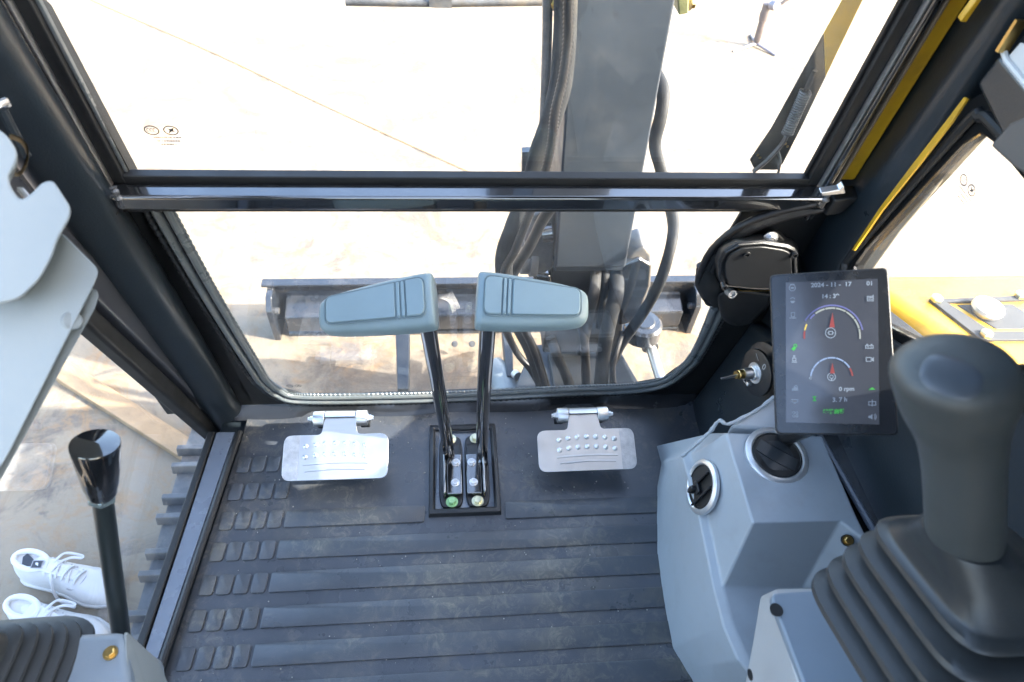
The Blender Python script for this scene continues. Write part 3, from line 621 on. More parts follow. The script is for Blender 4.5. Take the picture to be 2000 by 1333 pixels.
# ================================================================== TRAVEL LEVERS
def lever(side):
    s = side
    xb = 0.024 + s * 0.027
    lab = {-1: 'left-hand travel lever, black rod with blue-grey handle pointing left', 1: 'right-hand travel lever, black rod with blue-grey handle pointing right'}[s]
    t = thing('travel_lever', lab, 'lever', (xb, 0.75, 0.0), 'travel levers standing in the floor frame')
    foot = Pz(876, 880, 0.035) if s < 0 else Pz(941, 880, 0.035)
    mid = Py(858, 770, 0.755) if s < 0 else Py(945, 770, 0.755)
    top = Pd(834, 630, 0.975) if s < 0 else Pd(953, 625, 0.975)
    b = B(); b.tube([foot + Vector((0, -0.022, -0.022)), foot, mid, top + (top - mid).normalized() * 0.03], 0.0125, 18, smooth=8); b.obj('rod', 'rod', t)
    # bracket: folded plate with two socket screws
    xc = 0.024 + s * 0.0205
    b = B()
    b.loft([[Vector((xc - 0.016, 0.706, 0.0125)), Vector((xc + 0.016, 0.706, 0.0125)), Vector((xc + 0.016, 0.800, 0.0145)), Vector((xc - 0.016, 0.800, 0.0145))],
            [Vector((xc - 0.016, 0.706, 0.0205)), Vector((xc + 0.016, 0.706, 0.0205)), Vector((xc + 0.016, 0.800, 0.0225)), Vector((xc - 0.016, 0.800, 0.0225))]])
    xo = xc + s * 0.020
    b.box((xo, 0.752, 0.010), (0.006, 0.098, 0.042))
    b.obj('bracket', 'gloss', t, bevel=0.003)
    hexbolt((xc - s * 0.002, 0.731, 0.0205), (0, -0.1, 1), 0.0062, 0.006, 'screw', 'zinc', t, socket=True)
    hexbolt((xc - s * 0.004, 0.778, 0.022), (0, -0.1, 1), 0.0062, 0.006, 'screw', 'zinc', t, socket=True)
    # handle
    if s < 0: i_top, i_bot, o_top, o_bot = (847, 532), (852, 640), (618, 592), (628, 648)
    else: i_top, i_bot, o_top, o_bot = (929, 530), (931, 640), (1152, 572), (1148, 633)
    di, do = 0.945, 0.965
    it, ib, ot, ob = Pd(*i_top, di + 0.03), Pd(*i_bot, di - 0.0), Pd(*o_top, do + 0.02), Pd(*o_bot, do)
    ci, co = (it + ib) / 2, (ot + ob) / 2
    ax = (co - ci).normalized(); n_ = -(ray((i_top[0] + o_top[0]) / 2, 590)).normalized(); v_ = (it - ib).normalized(); v_ = (v_ - ax * v_.dot(ax)).normalized(); n_ = ax.cross(v_); 
    if n_.dot(ray(900, 600)) > 0: n_ = -n_
    hi, ho = (it - ib).length / 2, (ot - ob).length / 2; Lg = (co - ci).length
    rings = []
    prof = [(0.000, 0.80, 0.55), (0.006, 0.93, 0.85), (0.018, 1.0, 1.0), (0.25, 0.96, 1.0), (0.5, 0.87, 0.97), (0.75, 0.76, 0.93), (0.90, 0.66, 0.86), (0.965, 0.56, 0.70), (1.0, 0.36, 0.40)]
    hi *= 1.0
    for t_, a_, d_ in prof:
        h_ = hi * a_
        c_ = ci.lerp(co, t_)
        rings.append(sring(c_ - n_ * 0.006, v_, n_, h_, 0.0225 * d_, 3.4, 36))
    b = B(); b.loft(rings); hd = b.obj('handle', 'grip', t, sub=1)
    hd.data.set_sharp_from_angle(angle=R_(60))
    # neck
    nb = top + (top - mid).normalized() * 0.006
    b = B(); b.loft([sring(nb - v_ * 0.006, ax, n_, 0.0150, 0.0150, 2.4, 24), sring(nb + v_ * 0.006 + ax * 0.005, ax, n_, 0.0200, 0.017, 2.6, 24), sring(nb + v_ * 0.022 + ax * 0.012, ax, n_, 0.0245, 0.018, 3, 24)]); b.obj('neck', 'grip', t)
    # raised panels on the face: long panel, two ribs and the end panel
    def FP(a_, h_, lift=0.0):
        cc = ci.lerp(co, a_); hh = hi * (1.0 + (0.66 - 1.0) * min(1, a_ / 0.9))
        return cc + v_ * (hh * h_) + n_ * (0.0125 + lift)
    def panel(a0_, a1_, m0, m1, r):
        pts = rpoly([FP(a0_, -0.70), FP(a1_, -0.70), FP(a1_, 0.70), FP(a0_, 0.70)], r, 4)
        cc = sum(pts, Vector()) / len(pts)
        b = B(); b.loft([[p - n_ * 0.004 for p in pts], [p + n_ * 0.0052 for p in pts], [p + (cc - p).normalized() * 0.0016 + n_ * 0.0068 for p in pts]]); return b
    for a0_, a1_, r, nm in ((0.065, 0.215, [0.012, 0.002, 0.002, 0.012], 'face_panel'), (0.228, 0.255, 0.003, 'rib'), (0.268, 0.295, 0.003, 'rib'), (0.308, 0.90, [0.003, 0.010, 0.010, 0.003], 'face_panel')):
        panel(a0_, a1_, 0, 0, r).obj(nm, 'grip', t)
    for a0_, a1_, r in ((0.058, 0.222, [0.013, 0.003, 0.003, 0.013]), (0.222, 0.2615, 0.003), (0.2615, 0.3015, 0.003), (0.3015, 0.912, [0.003, 0.011, 0.011, 0.003])):
        pts = rpoly([FP(a0_, -0.745, 0.0035), FP(a1_, -0.745, 0.0035), FP(a1_, 0.745, 0.0035), FP(a0_, 0.745, 0.0035)], r, 4)
        b = B(); b.tube(pts, 0.0012, 6, closed=True); b.obj('groove_shade', 'groove_shade', t)  # thin dark tubes stand in for the shade in the grooves
    # narrow recess line round the panels
    ro = rpoly([FP(0.050, -0.76), FP(0.918, -0.76), FP(0.918, 0.76), FP(0.050, 0.76)], 0.010, 5)
    b = B(); b.tube(ro, 0.0010, 6, closed=True); 
    b.bm.free(); 
    return t
for s in (-1, 1): lever(s)

# ================================================================== FOOT PEDALS
def pedal(side):
    s = side
    lab = {-1: 'left zinc foot pedal with raised dimples, left of the travel levers', 1: 'right zinc foot pedal with raised dimples, beside the grey console'}[s]
    if s < 0: px = [(552, 940), (758, 934), (758, 846), (552, 852)]; neck = [(607, 853), (604, 818), (722, 815), (733, 848)]; off = 0.0
    else: px = [(1053, 923), (1242, 916), (1240, 836), (1049, 842)]; neck = [(1105, 842), (1108, 800), (1175, 798), (1180, 838)]; off = 0
    zf, zb = 0.052, 0.085                                     # near edge and far edge heights: the plate rises to the front
    P = [Pz(*px[0], zf), Pz(*px[1], zf), Pz(*px[2], zb), Pz(*px[3], zb)]
    t = thing('foot_pedal', lab, 'pedal', (sum(p.x for p in P) / 4, sum(p.y for p in P) / 4, 0.0), 'zinc plated foot pedals')
    u = ((P[1] - P[0]) + (P[2] - P[3])).normalized(); v = ((P[3] - P[0]) + (P[2] - P[1])); v = (v - u * v.dot(u)).normalized(); n_ = u.cross(v)
    cen = sum(P, Vector()) / 4; W = ((P[1] - P[0]).length + (P[2] - P[3]).length) / 4; H = ((P[3] - P[0]).length + (P[2] - P[1]).length) / 4
    def Q(a, h, z=0): return cen + u * (W * a) + v * (H * h) + n_ * z
    nk = 0.30 if s < 0 else 0.34; ncx = -0.02 if s > 0 else 0.05
    nk = 0.33
    out = rpoly([Q(-1, -1), Q(1, -1), Q(1, 1), Q(ncx + nk + 0.02, 1), Q(ncx + nk - 0.04, 1.75), Q(ncx - nk + 0.04, 1.75), Q(ncx - nk - 0.02, 1), Q(-1, 1)], [0.018, 0.018, 0.018, 0.008, 0, 0, 0.008, 0.018], 5)
    b = B(); b.ext(out, n_ * -0.004); b.obj('plate', 'zinc', t, bevel=0.0008)
    # side wings slightly rougher
    b = B(); xw = 0.70 if s > 0 else -0.70; sg = 1 if s > 0 else -1
    wing = rpoly([Q(xw, -0.985, 0.0004), Q(sg * 0.985, -0.985, 0.0004), Q(sg * 0.985, 0.985, 0.0004), Q(xw, 0.985, 0.0004)], [0, 0.017, 0.017, 0], 5)
    b.ext(wing, n_ * 0.0006); b.obj('wing', 'zincdull', t)
    # dimples: two arched rows of seven
    for r in range(2):
        for k in range(7):
            a = -0.58 + 0.19 * k + (0.02 if s > 0 else 0.0); h = 0.50 - 0.48 * r + 0.13 * (1 - ((k - 3) / 3) ** 2)
            b = B(); b.lathe(Q(a, h), n_, [(0.0055, 0), (0.0050, 0.0012), (0.0038, 0.0028), (0.0018, 0.0037), (0, 0.0039)], 14); b.obj('dimple', 'zinc', t)
    for k, (h, w) in enumerate(((-0.30, 0.62), (-0.58, 0.57))):
        b = B(); b.tube([Q(-w, h - 0.03), Q(0, h + 0.04), Q(w, h)], lambda q: 0.0022, 8, flat=0.8, smooth=6); b.obj('ridge', 'zinc', t)
    # underframe: box below near edge
    b = B(); b.box(Q(0.05, -0.55, -0.022), (W * 1.6, 0.03, 0.034), u, v); b.obj('underframe', 'black', t, bevel=0.003)
    # hinge: curled neck, barrels, pin bolts
    hc = Q(ncx, 1.78, -0.010)
    b = B(); wn_ = W * (nk - 0.04)
    arc = [(0.0155 * math.sin(a), 0.0155 * math.cos(a)) for a in [PI * k / 8 * 1.4 for k in range(9)]]
    outr = [hc + v * x + n_ * z for x, z in arc]; inr = [hc + v * (x * 0.78) + n_ * (z * 0.78) for x, z in arc]
    b.loft([[p - u * wn_ for p in outr + inr[::-1]], [p + u * wn_ for p in outr + inr[::-1]]]); b.obj('curl', 'zinc', t)
    for sg in (-1, 1):
        c0_ = hc + u * (sg * (wn_ + 0.0015)); c1_ = c0_ + u * (sg * 0.022)
        b = B(); b.lathe(c0_, u * sg, [(0.0150, 0), (0.0160, 0.001), (0.0160, 0.021), (0.0150, 0.0225), (0, 0.0225)], 24); b.obj('barrel', 'zinc', t)
        b = B(); b.lathe(c0_ + u * (sg * 0.0225), u * sg, [(0.009, 0), (0.009, 0.002), (0.0065, 0.002), (0.0065, 0.0075), (0.0045, 0.0085), (0.0045, 0.012), (0, 0.012)], 6 if sg > 0 else 20); b.obj('pin_end', 'zinc', t)
        b = B(); b.box(c0_ + u * (sg * 0.013) - n_ * 0.028 + v * 0.002, (0.020, 0.020, 0.045), u, v); b.obj('hinge_foot', 'black', t, bevel=0.003)
    return t
for s in (-1, 1): pedal(s)

# ================================================================== RIGHT CONSOLE
cs = thing('side_console', 'moulded blue-grey plastic console with two round air vents, right of the mat', 'console', (0.5, 0.45, 0.0))
K = {}
zt = 0.36
K['A'] = Pz(1418, 846, zt); K['B'] = Pz(1606, 852, zt); K['C'] = Pz(1700, 1062, zt); K['C2'] = Pz(1672, 1005, zt); K['D'] = Pz(1640, 1018, zt); K['E'] = Pz(1470, 1022, zt)
crease_px = [(1332, 893), (1347, 945), (1362, 1000), (1377, 1070), (1393, 1150), (1412, 1225), (1440, 1290), (1500, 1360)]
crz = [0.262, 0.257, 0.251, 0.243, 0.235, 0.230, 0.226, 0.222]
cre = [Pz(p[0], p[1], z) for p, z in zip(crease_px, crz)]
flange = [c + Vector((-0.030, 0.0, -0.022)) for c in cre]
sil_px = [(1292, 905), (1284, 950), (1283, 1010), (1284, 1080), (1296, 1170), (1314, 1265), (1340, 1310), (1385, 1380)]
foot_ = [Pz(p[0], p[1], 0.006) for p in sil_px]
b = B(); bm = b.bm
def V(p): return bm.verts.new(Vector(p))
vf = [V(p) for p in foot_]; vc = [V(p) for p in cre]
vmid = [V(f.lerp(c, 0.62) + Vector((-0.004, 0, 0))) for f, c in zip(foot_, cre)]
for i in range(len(cre) - 1):
    bm.faces.new((vf[i], vf[i + 1], vmid[i + 1], vmid[i])); bm.faces.new((vmid[i], vmid[i + 1], vc[i + 1], vc[i]))
vA, vB, vC, vC2, vD, vE = [V(K[k]) for k in ('A', 'B', 'C', 'C2', 'D', 'E')]
# inclined vent face: crease -> ridge (a recess line just inside the crease)
inn = [c + Vector((0.014, 0, 0.006)) for c in cre]
vi = [V(p) for p in inn]
for i in range(len(cre) - 1): bm.faces.new((vc[i], vc[i + 1], vi[i + 1], vi[i]))
ridge = [K['A'].lerp(K['E'], t) for t in (0.25, 0.5, 0.75)]
vr = [V(p) for p in ridge]
top_line = [vA] + vr + [vE]
for i in range(4): bm.faces.new((vi[i], vi[i + 1], top_line[i + 1], top_line[i]))
zs_ = 0.238
vG = V(Pz(1566, 1150, zs_)); vH = V(Pz(1655, 1120, 0.30)); vI = V(Pz(1692, 1085, 0.335))
bm.faces.new((vE, vi[4], vG, vD))                       # sloping dark face
bm.faces.new([vA, vr[0], vr[1], vr[2], vE, vD, vC2, vB])
bm.faces.new((vD, vG, vH)); bm.faces.new((vD, vH, vI, vC)); bm.faces.new((vC2, vD, vC))
# shelf
far = [V((0.62, 0.36, zs_)), V((0.64, 0.10, 0.215)), V(cre[-1] + Vector((0.22, -0.10, 0)))]
bm.faces.new([vi[4], vi[5], vi[6], vi[7], far[2], far[1], far[0], vG])
bm.faces.new((vG, far[0], vH)); bm.faces.new((vH, far[0], vI))
# back and right sides
vbl = V((K['A'].x + 0.01, K['A'].y + 0.055, 0.28)); vbr = V((K['B'].x + 0.01, K['B'].y + 0.03, 0.26)); vb0 = V((foot_[0].x, foot_[0].y + 0.05, 0.0)); vb1 = V((0.60, 0.62, 0.0))
bm.faces.new((vA, vB, vbr, vbl)); bm.faces.new((vA, vbl, vi[0])); bm.faces.new((vi[0], vbl, vc[0])); bm.faces.new((vc[0], vbl, vb0, vf[0], vmid[0])); bm.faces.new((vbl, vbr, vb1, vb0))
vr0 = V((0.615, 0.42, 0.0)); bm.faces.new((vB, vC2, vC, vr0, vb1, vbr)); bm.faces.new((vC, vI, far[0], vr0))
b.obj('shell', 'console', cs, bevel=0.011, seg=4, angle=14)
# raised rear lip with a rough trimmed edge
b = B(); e_ = [(1332, 892), (1360, 868), (1388, 842), (1405, 822), (1425, 828), (1480, 800), (1512, 775)]
pts = [Pz(x, y, z) for (x, y), z in zip(e_, (0.275, 0.31, 0.34, 0.365, 0.365, 0.375, 0.385))]
pts = catmull(pts, 8)
b.tube(pts, lambda t: 0.0030 + 0.0010 * math.sin(t * 57) * math.sin(t * 23), 8); b.obj('trimmed_edge', 'console', cs)
b = B(); b.ext([Pz(1425, 832, 0.362), Pz(1510, 778, 0.378), Pz(1560, 790, 0.375), Pz(1600, 850, 0.361)], (0, 0.0, -0.03)); b.obj('rear_lip', 'console', cs, bevel=0.006, seg=3)
# bolt in the right tab and a small hole in the shelf
bc = Pz(1656, 1056, 0.352)
b = B(); b.lathe(bc, Vector((-0.25, -0.45, 0.9)), [(0.0085, -0.006), (0.0085, 0.0), (0, 0.0)], 20); b.obj('recess', 'black', cs)
hexbolt(bc + Vector((0, 0, 0.0)), (-0.25, -0.45, 0.9), 0.0052, 0.004, 'bolt', 'brass', cs)

def vent(name_lbl, px_c, z, normal, r, louvre):
    c = Pz(px_c[0], px_c[1], z); n_ = Vector(normal).normalized()
    t = thing('air_vent', name_lbl, 'vent', c, 'round air vents in the console')
    b = B(); b.lathe(c, n_, [(r * 1.26, -0.004), (r * 1.26, 0.0015), (r * 1.20, 0.0035), (r * 1.06, 0.0045), (r * 1.0, 0.0025), (r * 0.98, -0.012)], 48); b.bm.faces.ensure_lookup_table()
    b.obj('ring', 'chrome', t)
    b = B(); b.lathe(c, n_, [(r * 0.99, 0.002), (r * 0.94, 0.0035), (r * 0.90, 0.001), (r * 0.88, -0.014), (0, -0.014)], 40); b.obj('housing', 'black', t)
    return t, c, n_
M['flap'] = mat('vent_flap_plastic', (0.045, 0.05, 0.055), 0.32, bump=0.2, bscale=900)
nv2 = Vector((0.02, -0.10, 1.0))
t, c, n_ = vent('round air vent with closed flap on the flat top of the grey console', (1517, 890), 0.3625, nv2, 0.0395, 0)
# closed flap: two shallow domes with curved gaps
ua = Vector((0.80, -0.60, 0)); ua = (ua - n_ * ua.dot(n_)).normalized(); ub = n_.cross(ua)
def disc_seg(y0, y1, bow, name, zoff, rr_=0.034):
    lo, hi = [], []
    for k in range(17):
        s = -1 + 2 * k / 16
        def pt(y):
            yy = y + bow * (1 - s * s); w = math.sqrt(max(0, 1 - min(0.999, abs(yy)) ** 2)); x = s * w
            return c + ua * (x * rr_) + ub * (yy * rr_) + n_ * (zoff + 0.003 * (1 - x * x - yy * yy))
        lo.append(pt(y0)); hi.append(pt(y1))
    b = B(); b.loft([[p - n_ * 0.004 for p in lo], lo, hi, [p - n_ * 0.004 for p in hi]], closed=False); 
    return b.obj(name, M['flap'], t)
disc_seg(-0.98, -0.36, -0.10, 'flap', 0.0015); disc_seg(-0.32, 0.34, -0.12, 'flap', 0.0030); disc_seg(0.38, 0.97, -0.06, 'flap', 0.0010)
nv1 = (K['E'] - K['A']).cross(inn[1] - K['A']).normalized()
if nv1.x > 0: nv1 = -nv1
# centre on the inclined face
r_ = ray(1377, 952); pl = K['A']; tt_ = (pl - EYE).dot(nv1) / r_.dot(nv1); c = EYE + r_ * tt_
t = thing('air_vent', 'round air vent with open black louvres on the side face of the grey console', 'vent', c, 'round air vents in the console')
c = c + nv1 * 0.006; n_ = nv1; r = 0.0365
b = B(); b.lathe(c, n_, [(r * 1.24, -0.004), (r * 1.24, 0.0015), (r * 1.18, 0.0035), (r * 1.06, 0.0045), (r * 1.0, 0.0025), (r * 0.98, -0.012)], 48); b.obj('ring', 'chrome', t)
b = B(); b.lathe(c, n_, [(r * 0.99, 0.002), (r * 0.94, 0.0035), (r * 0.90, 0.001), (r * 0.88, -0.020), (0, -0.020)], 40); b.obj('housing', 'black', t)
ua = Vector((0, 1, 0)); ua = (ua - n_ * ua.dot(n_)).normalized(); ub = n_.cross(ua)
if ub.z < 0: ub = -ub
for k in (-0.42, 0.28):
    w = math.sqrt(1 - k * k) * r * 0.88
    b = B(); b.box(c + ua * (k * r) + n_ * 0.001, (w * 2, 0.0035, 0.018), ub, ua + n_ * 0.6); b.obj('louvre', 'plastic', t, bevel=0.001)
b = B(); b.box(c + n_ * 0.006 + ub * (-0.1 * r), (0.010, r * 0.62, 0.006), ub, ua); b.obj('louvre_bridge', 'plastic', t, bevel=0.002)
b = B(); b.box(c + n_ * 0.011 - ub * 0.012, (0.016, 0.009, 0.012), ub, ua); b.obj('thumb_tab', 'plastic', t, bevel=0.003)

# ================================================================== IGNITION SWITCH
ic = Px(1481, 728, 0.5545)
ig = thing('ignition_switch', 'ignition switch with black dial plate on the dark kick panel', 'switch', ic)
na = Vector((-1, -0.18, 0.1)).normalized(); ic = ic + na * 0.004
b = B(); b.lathe(ic, na, [(0.043, -0.004), (0.043, 0.0015), (0.041, 0.0025), (0, 0.0025)], 40); b.obj('dial_plate', 'plastic', ig)
va = Vector((0, 0, 1)); va = (va - na * va.dot(na)).normalized(); ha = va.cross(na); ha = ha if ha.y < 0 else -ha   # points to the operator
hexbolt(ic + na * 0.0025, na, 0.0135, 0.007, 'nut', 'zinc', ig)
b = B(); b.lathe(ic, na, [(0.0108, 0.004), (0.0108, 0.022), (0.0098, 0.0235), (0.0098, 0.028), (0, 0.028)], 24); b.obj('threaded_collar', 'zinc', ig)
b = B(); b.lathe(ic, na, [(0.0085, 0.028), (0.0085, 0.038), (0.0070, 0.039), (0.0070, 0.043), (0, 0.043)], 24); b.obj('lock_barrel', 'brass', ig)
b = B(); b.lathe(ic + va * -0.026 + ha * 0.004, na, [(0.004, 0), (0.004, 0.010), (0, 0.011)], 14); b.obj('stop_pin', 'zinc', ig)
text_obj('0', 0.017, ic + na * 0.003 + va * 0.027 + ha * 0.010, ha, va, 'whiteprint', ig, 'numeral', bold=0.0003)
b = B(); b.box(ic + na * 0.003 + va * 0.027 - ha * 0.014, (0.0015, 0.014, 0.0004), (va + ha * 0.4), na.cross(va)); b.obj('mark_line', 'whiteprint', ig)
tri = [ic + na * 0.003 + va * y - ha * x for x, y in ((0.013, -0.020), (0.013, -0.038), (0.001, -0.036))]
tri2 = [sum(tri, Vector()) / 3 + (p - sum(tri, Vector()) / 3) * 0.72 for p in tri]
b = B(); b.strip(tri, tri2, na * 0.0004); b.obj('start_mark', 'whiteprint', ig)
kk = thing('key', 'flat steel key sticking out of the brass ignition lock', 'key', ic + na * 0.043)
b = B(); k0 = ic + na * 0.040; b.ext(rpoly([k0 + va * 0.003, k0 - va * 0.003, k0 + na * 0.030 - va * 0.008, k0 + na * 0.034 - va * 0.003], 0.002, 3), ha * 0.0022); b.obj('blade', 'zinc', kk)

# ================================================================== MONITOR
mc = [Pd(1507, 540, 0.86), Pd(1742, 518, 0.815), Pd(1748, 855, 0.79), Pd(1511, 845, 0.835)]
mo = thing('monitor', 'black portrait display screen on a stand above the grey console', 'monitor', sum(mc, Vector()) / 4 + Vector((0, 0.02, -0.1)))
mu = ((mc[1] - mc[0]) + (mc[2] - mc[3])).normalized(); mv = ((mc[0] - mc[3]) + (mc[1] - mc[2])); mv = (mv - mu * mv.dot(mu)).normalized(); mn = mu.cross(mv)
cen = sum(mc, Vector()) / 4
W = ((mc[1] - mc[0]).length + (mc[2] - mc[3]).length) / 4; H = ((mc[0] - mc[3]).length + (mc[1] - mc[2]).length) / 4
def zz(u, v, lift=0.0):           # a point of the zoomed view of the screen, on its glass
    px, py = 1480 + u / 3.603, 500 + v / 3.603
    r = ray(px, py); t = (cen + mn * lift - EYE).dot(mn) / r.dot(mn); return EYE + r * t
body = rpoly([cen - mu * W - mv * H, cen + mu * W - mv * H, cen + mu * W + mv * H, cen - mu * W + mv * H], 0.007, 6)
b = B(); b.loft([[p - mn * 0.024 for p in body], [p + (cen - p).normalized() * 0.0 - mn * 0.002 for p in body], [p + (cen - p).normalized() * 0.0012 - mn * 0.0008 for p in body]])
b.obj('housing', 'plastic', mo, bevel=0.0008)
ib_ = rpoly([cen - mu * (W - 0.0022) - mv * (H - 0.0022), cen + mu * (W - 0.0022) - mv * (H - 0.0022), cen + mu * (W - 0.0022) + mv * (H - 0.0022), cen - mu * (W - 0.0022) + mv * (H - 0.0022)], 0.006, 6)
b = B(); b.ext([p - mn * 0.002 for p in ib_], mn * 0.0018); bez = b.obj('front_glass', 'bezel', mo)
scr = [zz(198, 1172), zz(855, 1188), zz(845, 162), zz(197, 188)]
b = B(); b.ext([p - mn * 0.0003 for p in scr], mn * 0.0004); scrn = b.obj('screen', 'screenb', mo)
L1 = mn * 0.0006
def ztext(s, u, v, size, m='e_white', bold=0.00012):
    return text_obj(s, size / 3.603 * 0.00061, zz(u, v) + L1, scr[1] - scr[0], scr[3] - scr[0], m, scrn, 'lettering', bold=bold)
px_m = (zz(600, 600) - zz(500, 600)).length / 100        # metres per zoomed pixel
def ztext(s, u, v, size, m='e_white', bold=0.0002):
    return text_obj(s, size * px_m, zz(u, v) + L1, zz(u + 50, v - 1.5) - zz(u - 50, v + 1.5), zz(u, v - 50) - zz(u, v + 50), m, scrn, 'lettering', bold=bold)
ztext('2024 - 11 -  17', 515, 205, 48); ztext('01', 788, 196, 46); ztext('14 : 39', 510, 286, 46)
ztext('0 rpm', 625, 938, 44); ztext('3. 7 h', 577, 1014, 46); ztext('C', 370, 862, 26)
ztext('等待启动', 535, 1098, 38, 'e_green', bold=0.0003)
def arc(u, v, r0, r1, a0, a1, m, name, n=32, gaps=0, lift=0.0):
    if gaps:
        for k in range(gaps):
            s0_ = a0 + (a1 - a0) * k / gaps; s1_ = a0 + (a1 - a0) * (k + 0.93) / gaps; arc(u, v, r0, r1, s0_, s1_, m, name, max(3, n // gaps))
        return
    A_ = [R_(a0 + (a1 - a0) * k / n) for k in range(n + 1)]
    b = B(); b.loft([[zz(u + r0 * math.cos(a), v - r0 * math.sin(a)) + L1 for a in A_], [zz(u + r1 * math.cos(a), v - r1 * math.sin(a)) + L1 for a in A_]], closed=False)
    return b.obj(name, m, scrn)
arc(523, 568, 214, 224, 12, 150, 'e_blue', 'outer_scale', 36)
arc(523, 565, 191, 202, -6, 128, 'e_cream', 'gauge_arc', 30, gaps=6); arc(523, 565, 191, 202, 129, 142, 'e_blue', 'gauge_arc', 6); arc(523, 565, 191, 202, 155, 168, 'e_yel', 'gauge_arc', 6); arc(523, 565, 190, 202, 170, 186, 'e_red', 'gauge_arc', 6)
arc(520, 866, 143, 153, 32, 174, 'e_sky', 'gauge_arc', 36, gaps=6); arc(520, 866, 142, 153, 8, 30, 'e_red', 'gauge_arc', 8)
def zpoly(pts, m, name):
    b = B(); b.ext([zz(*p) + L1 for p in pts], mn * 0.0002); return b.obj(name, m, scrn)
zpoly([(503, 505), (541, 505), (526, 400)], 'e_red', 'needle'); zpoly([(508, 828), (541, 828), (525, 752)], 'e_red', 'needle')
def ring_(u, v, r, m='e_white', th=5): arc(u, v, r - th, r, 0, 360, m, 'icon_ring', 24)
def frame_(u0, v0, u1, v1, m='e_white', th=5):
    b = B(); o = [zz(u0, v1) + L1, zz(u1, v1) + L1, zz(u1, v0) + L1, zz(u0, v0) + L1]; i = [zz(u0 + th, v1 - th) + L1, zz(u1 - th, v1 - th) + L1, zz(u1 - th, v0 + th) + L1, zz(u0 + th, v0 + th) + L1]
    b.strip(o, i, mn * 0.0002); b.obj('icon_frame', m, scrn)
def bar_(u0, v0, u1, v1, m='e_white'): zpoly([(u0, v1), (u1, v1), (u1, v0), (u0, v0)], m, 'icon_bar')
ring_(512, 543, 38); frame_(497, 530, 528, 556); bar_(488, 541, 497, 546); bar_(528, 541, 538, 546); ring_(519, 852, 30); ring_(519, 852, 14, th=4); bar_(515, 864, 523, 878)
ring_(243, 226, 24); bar_(232, 222, 254, 232); bar_(228, 200, 258, 206)
arc(245, 318, 0, 17, 180, 360, 'e_white', 'icon_fill', 12); arc(245, 312, 14, 19, 20, 160, 'e_white', 'icon_ring', 12)
frame_(233, 398, 262, 432); bar_(222, 436, 272, 442)
zpoly([(236, 655), (255, 640), (270, 655), (250, 670)], 'e_green', 'icon_fill'); ring_(264, 634, 13, 'e_green', 6)
frame_(243, 718, 270, 742); bar_(238, 746, 276, 752); ring_(256, 702 + 6, 8)
zpoly([(238, 950), (284, 950), (284, 935), (262, 920), (240, 938)], 'e_white', 'icon_fill'); ring_(268, 925, 14)
arc(261, 1012, 20, 27, 200, 340, 'e_white', 'icon_ring', 12); bar_(236, 1010, 286, 1016); bar_(256, 1030, 266, 1042)
for du, dv in ((-11, -11), (11, -11), (-11, 11), (11, 11)): ring_(264 + du, 1116 + dv, 10, th=4)
frame_(768, 284, 814, 320); bar_(776, 292, 806, 298); bar_(776, 304, 806, 309); bar_(808, 276, 815, 322)
frame_(756, 630, 814, 654); bar_(764, 622, 776, 629); bar_(794, 622, 806, 629); bar_(770, 640, 782, 644); bar_(792, 640, 804, 644)
frame_(760, 714, 800, 746); zpoly([(803, 738), (816, 746), (816, 714), (803, 722)], 'e_white', 'icon_fill')
zpoly([(780, 944), (828, 942), (804, 926)], 'e_green', 'icon_fill')
frame_(778, 1024, 832, 1054); bar_(802, 1014, 808, 1060)
zpoly([(778, 1142), (778, 1126), (792, 1126), (806, 1114), (806, 1154), (792, 1142)], 'e_white', 'icon_fill'); arc(806, 1134, 16, 21, -50, 50, 'e_white', 'icon_ring', 8); arc(806, 1134, 25, 30, -50, 50, 'e_white', 'icon_ring', 8)
zpoly([(384, 1024), (414, 1022), (402, 1005), (413, 988), (384, 990), (396, 1006)], 'e_green', 'icon_fill')
# stand behind the screen
sb_ = cen - mv * H * 0.55 - mn * 0.024
b = B(); b.tube([sb_, sb_ - mn * 0.03 + Vector((0, 0, -0.05)), Vector((0.54, 0.60, 0.345))], 0.013, 14, smooth=6); b.obj('stand', 'plastic', mo)

# ================================================================== WIPER MOTOR with its cover and cable
wm = thing('wiper_motor', 'black plastic wiper motor cover with screws, behind the top of the screen', 'motor', Pw(1480, 560, -0.04))
offw = -0.085
pts = [(1402, 510), (1412, 490), (1440, 474), (1490, 470), (1540, 478), (1557, 486), (1560, 560), (1540, 568), (1470, 566), (1412, 560), (1404, 540)]
out = [Pw(x, y, offw) for x, y in pts]; cc = sum(out, Vector()) / len(out)
b = B(); b.loft([[Pw(x, y, -0.005) for x, y in [(1392, 500), (1402, 476), (1430, 462), (1492, 456), (1545, 466), (1560, 480), (1572, 560), (1550, 580), (1480, 590), (1410, 575), (1396, 545)]], [Pw(x - 4, y - 6, offw + 0.02) for x, y in pts], out]); b.obj('cover', 'plastic', wm, bevel=0.006, seg=3)
b = B(); lidp = [cc + (p - cc) * 0.84 for p in out]; b.ext(rpoly(lidp, 0.006, 3), NW * -0.005); b.obj('lid', 'plastic', wm, bevel=0.002)
b = B(); b.tube([cc + (p - cc) * 0.92 + NW * -0.001 for p in out], 0.0022, 6, closed=True); b.obj('lid_rim', 'plastic', wm)
for x, y in ((1458, 496), (1551, 497), (1415, 560)):
    b = B(); c_ = Pw(x, y, offw - 0.004); b.lathe(c_, -NW, [(0.0055, -0.008), (0.0055, 0.004), (0.003, 0.004), (0.003, 0.001), (0, 0.001)], 16); b.obj('screw', 'plastic', wm)
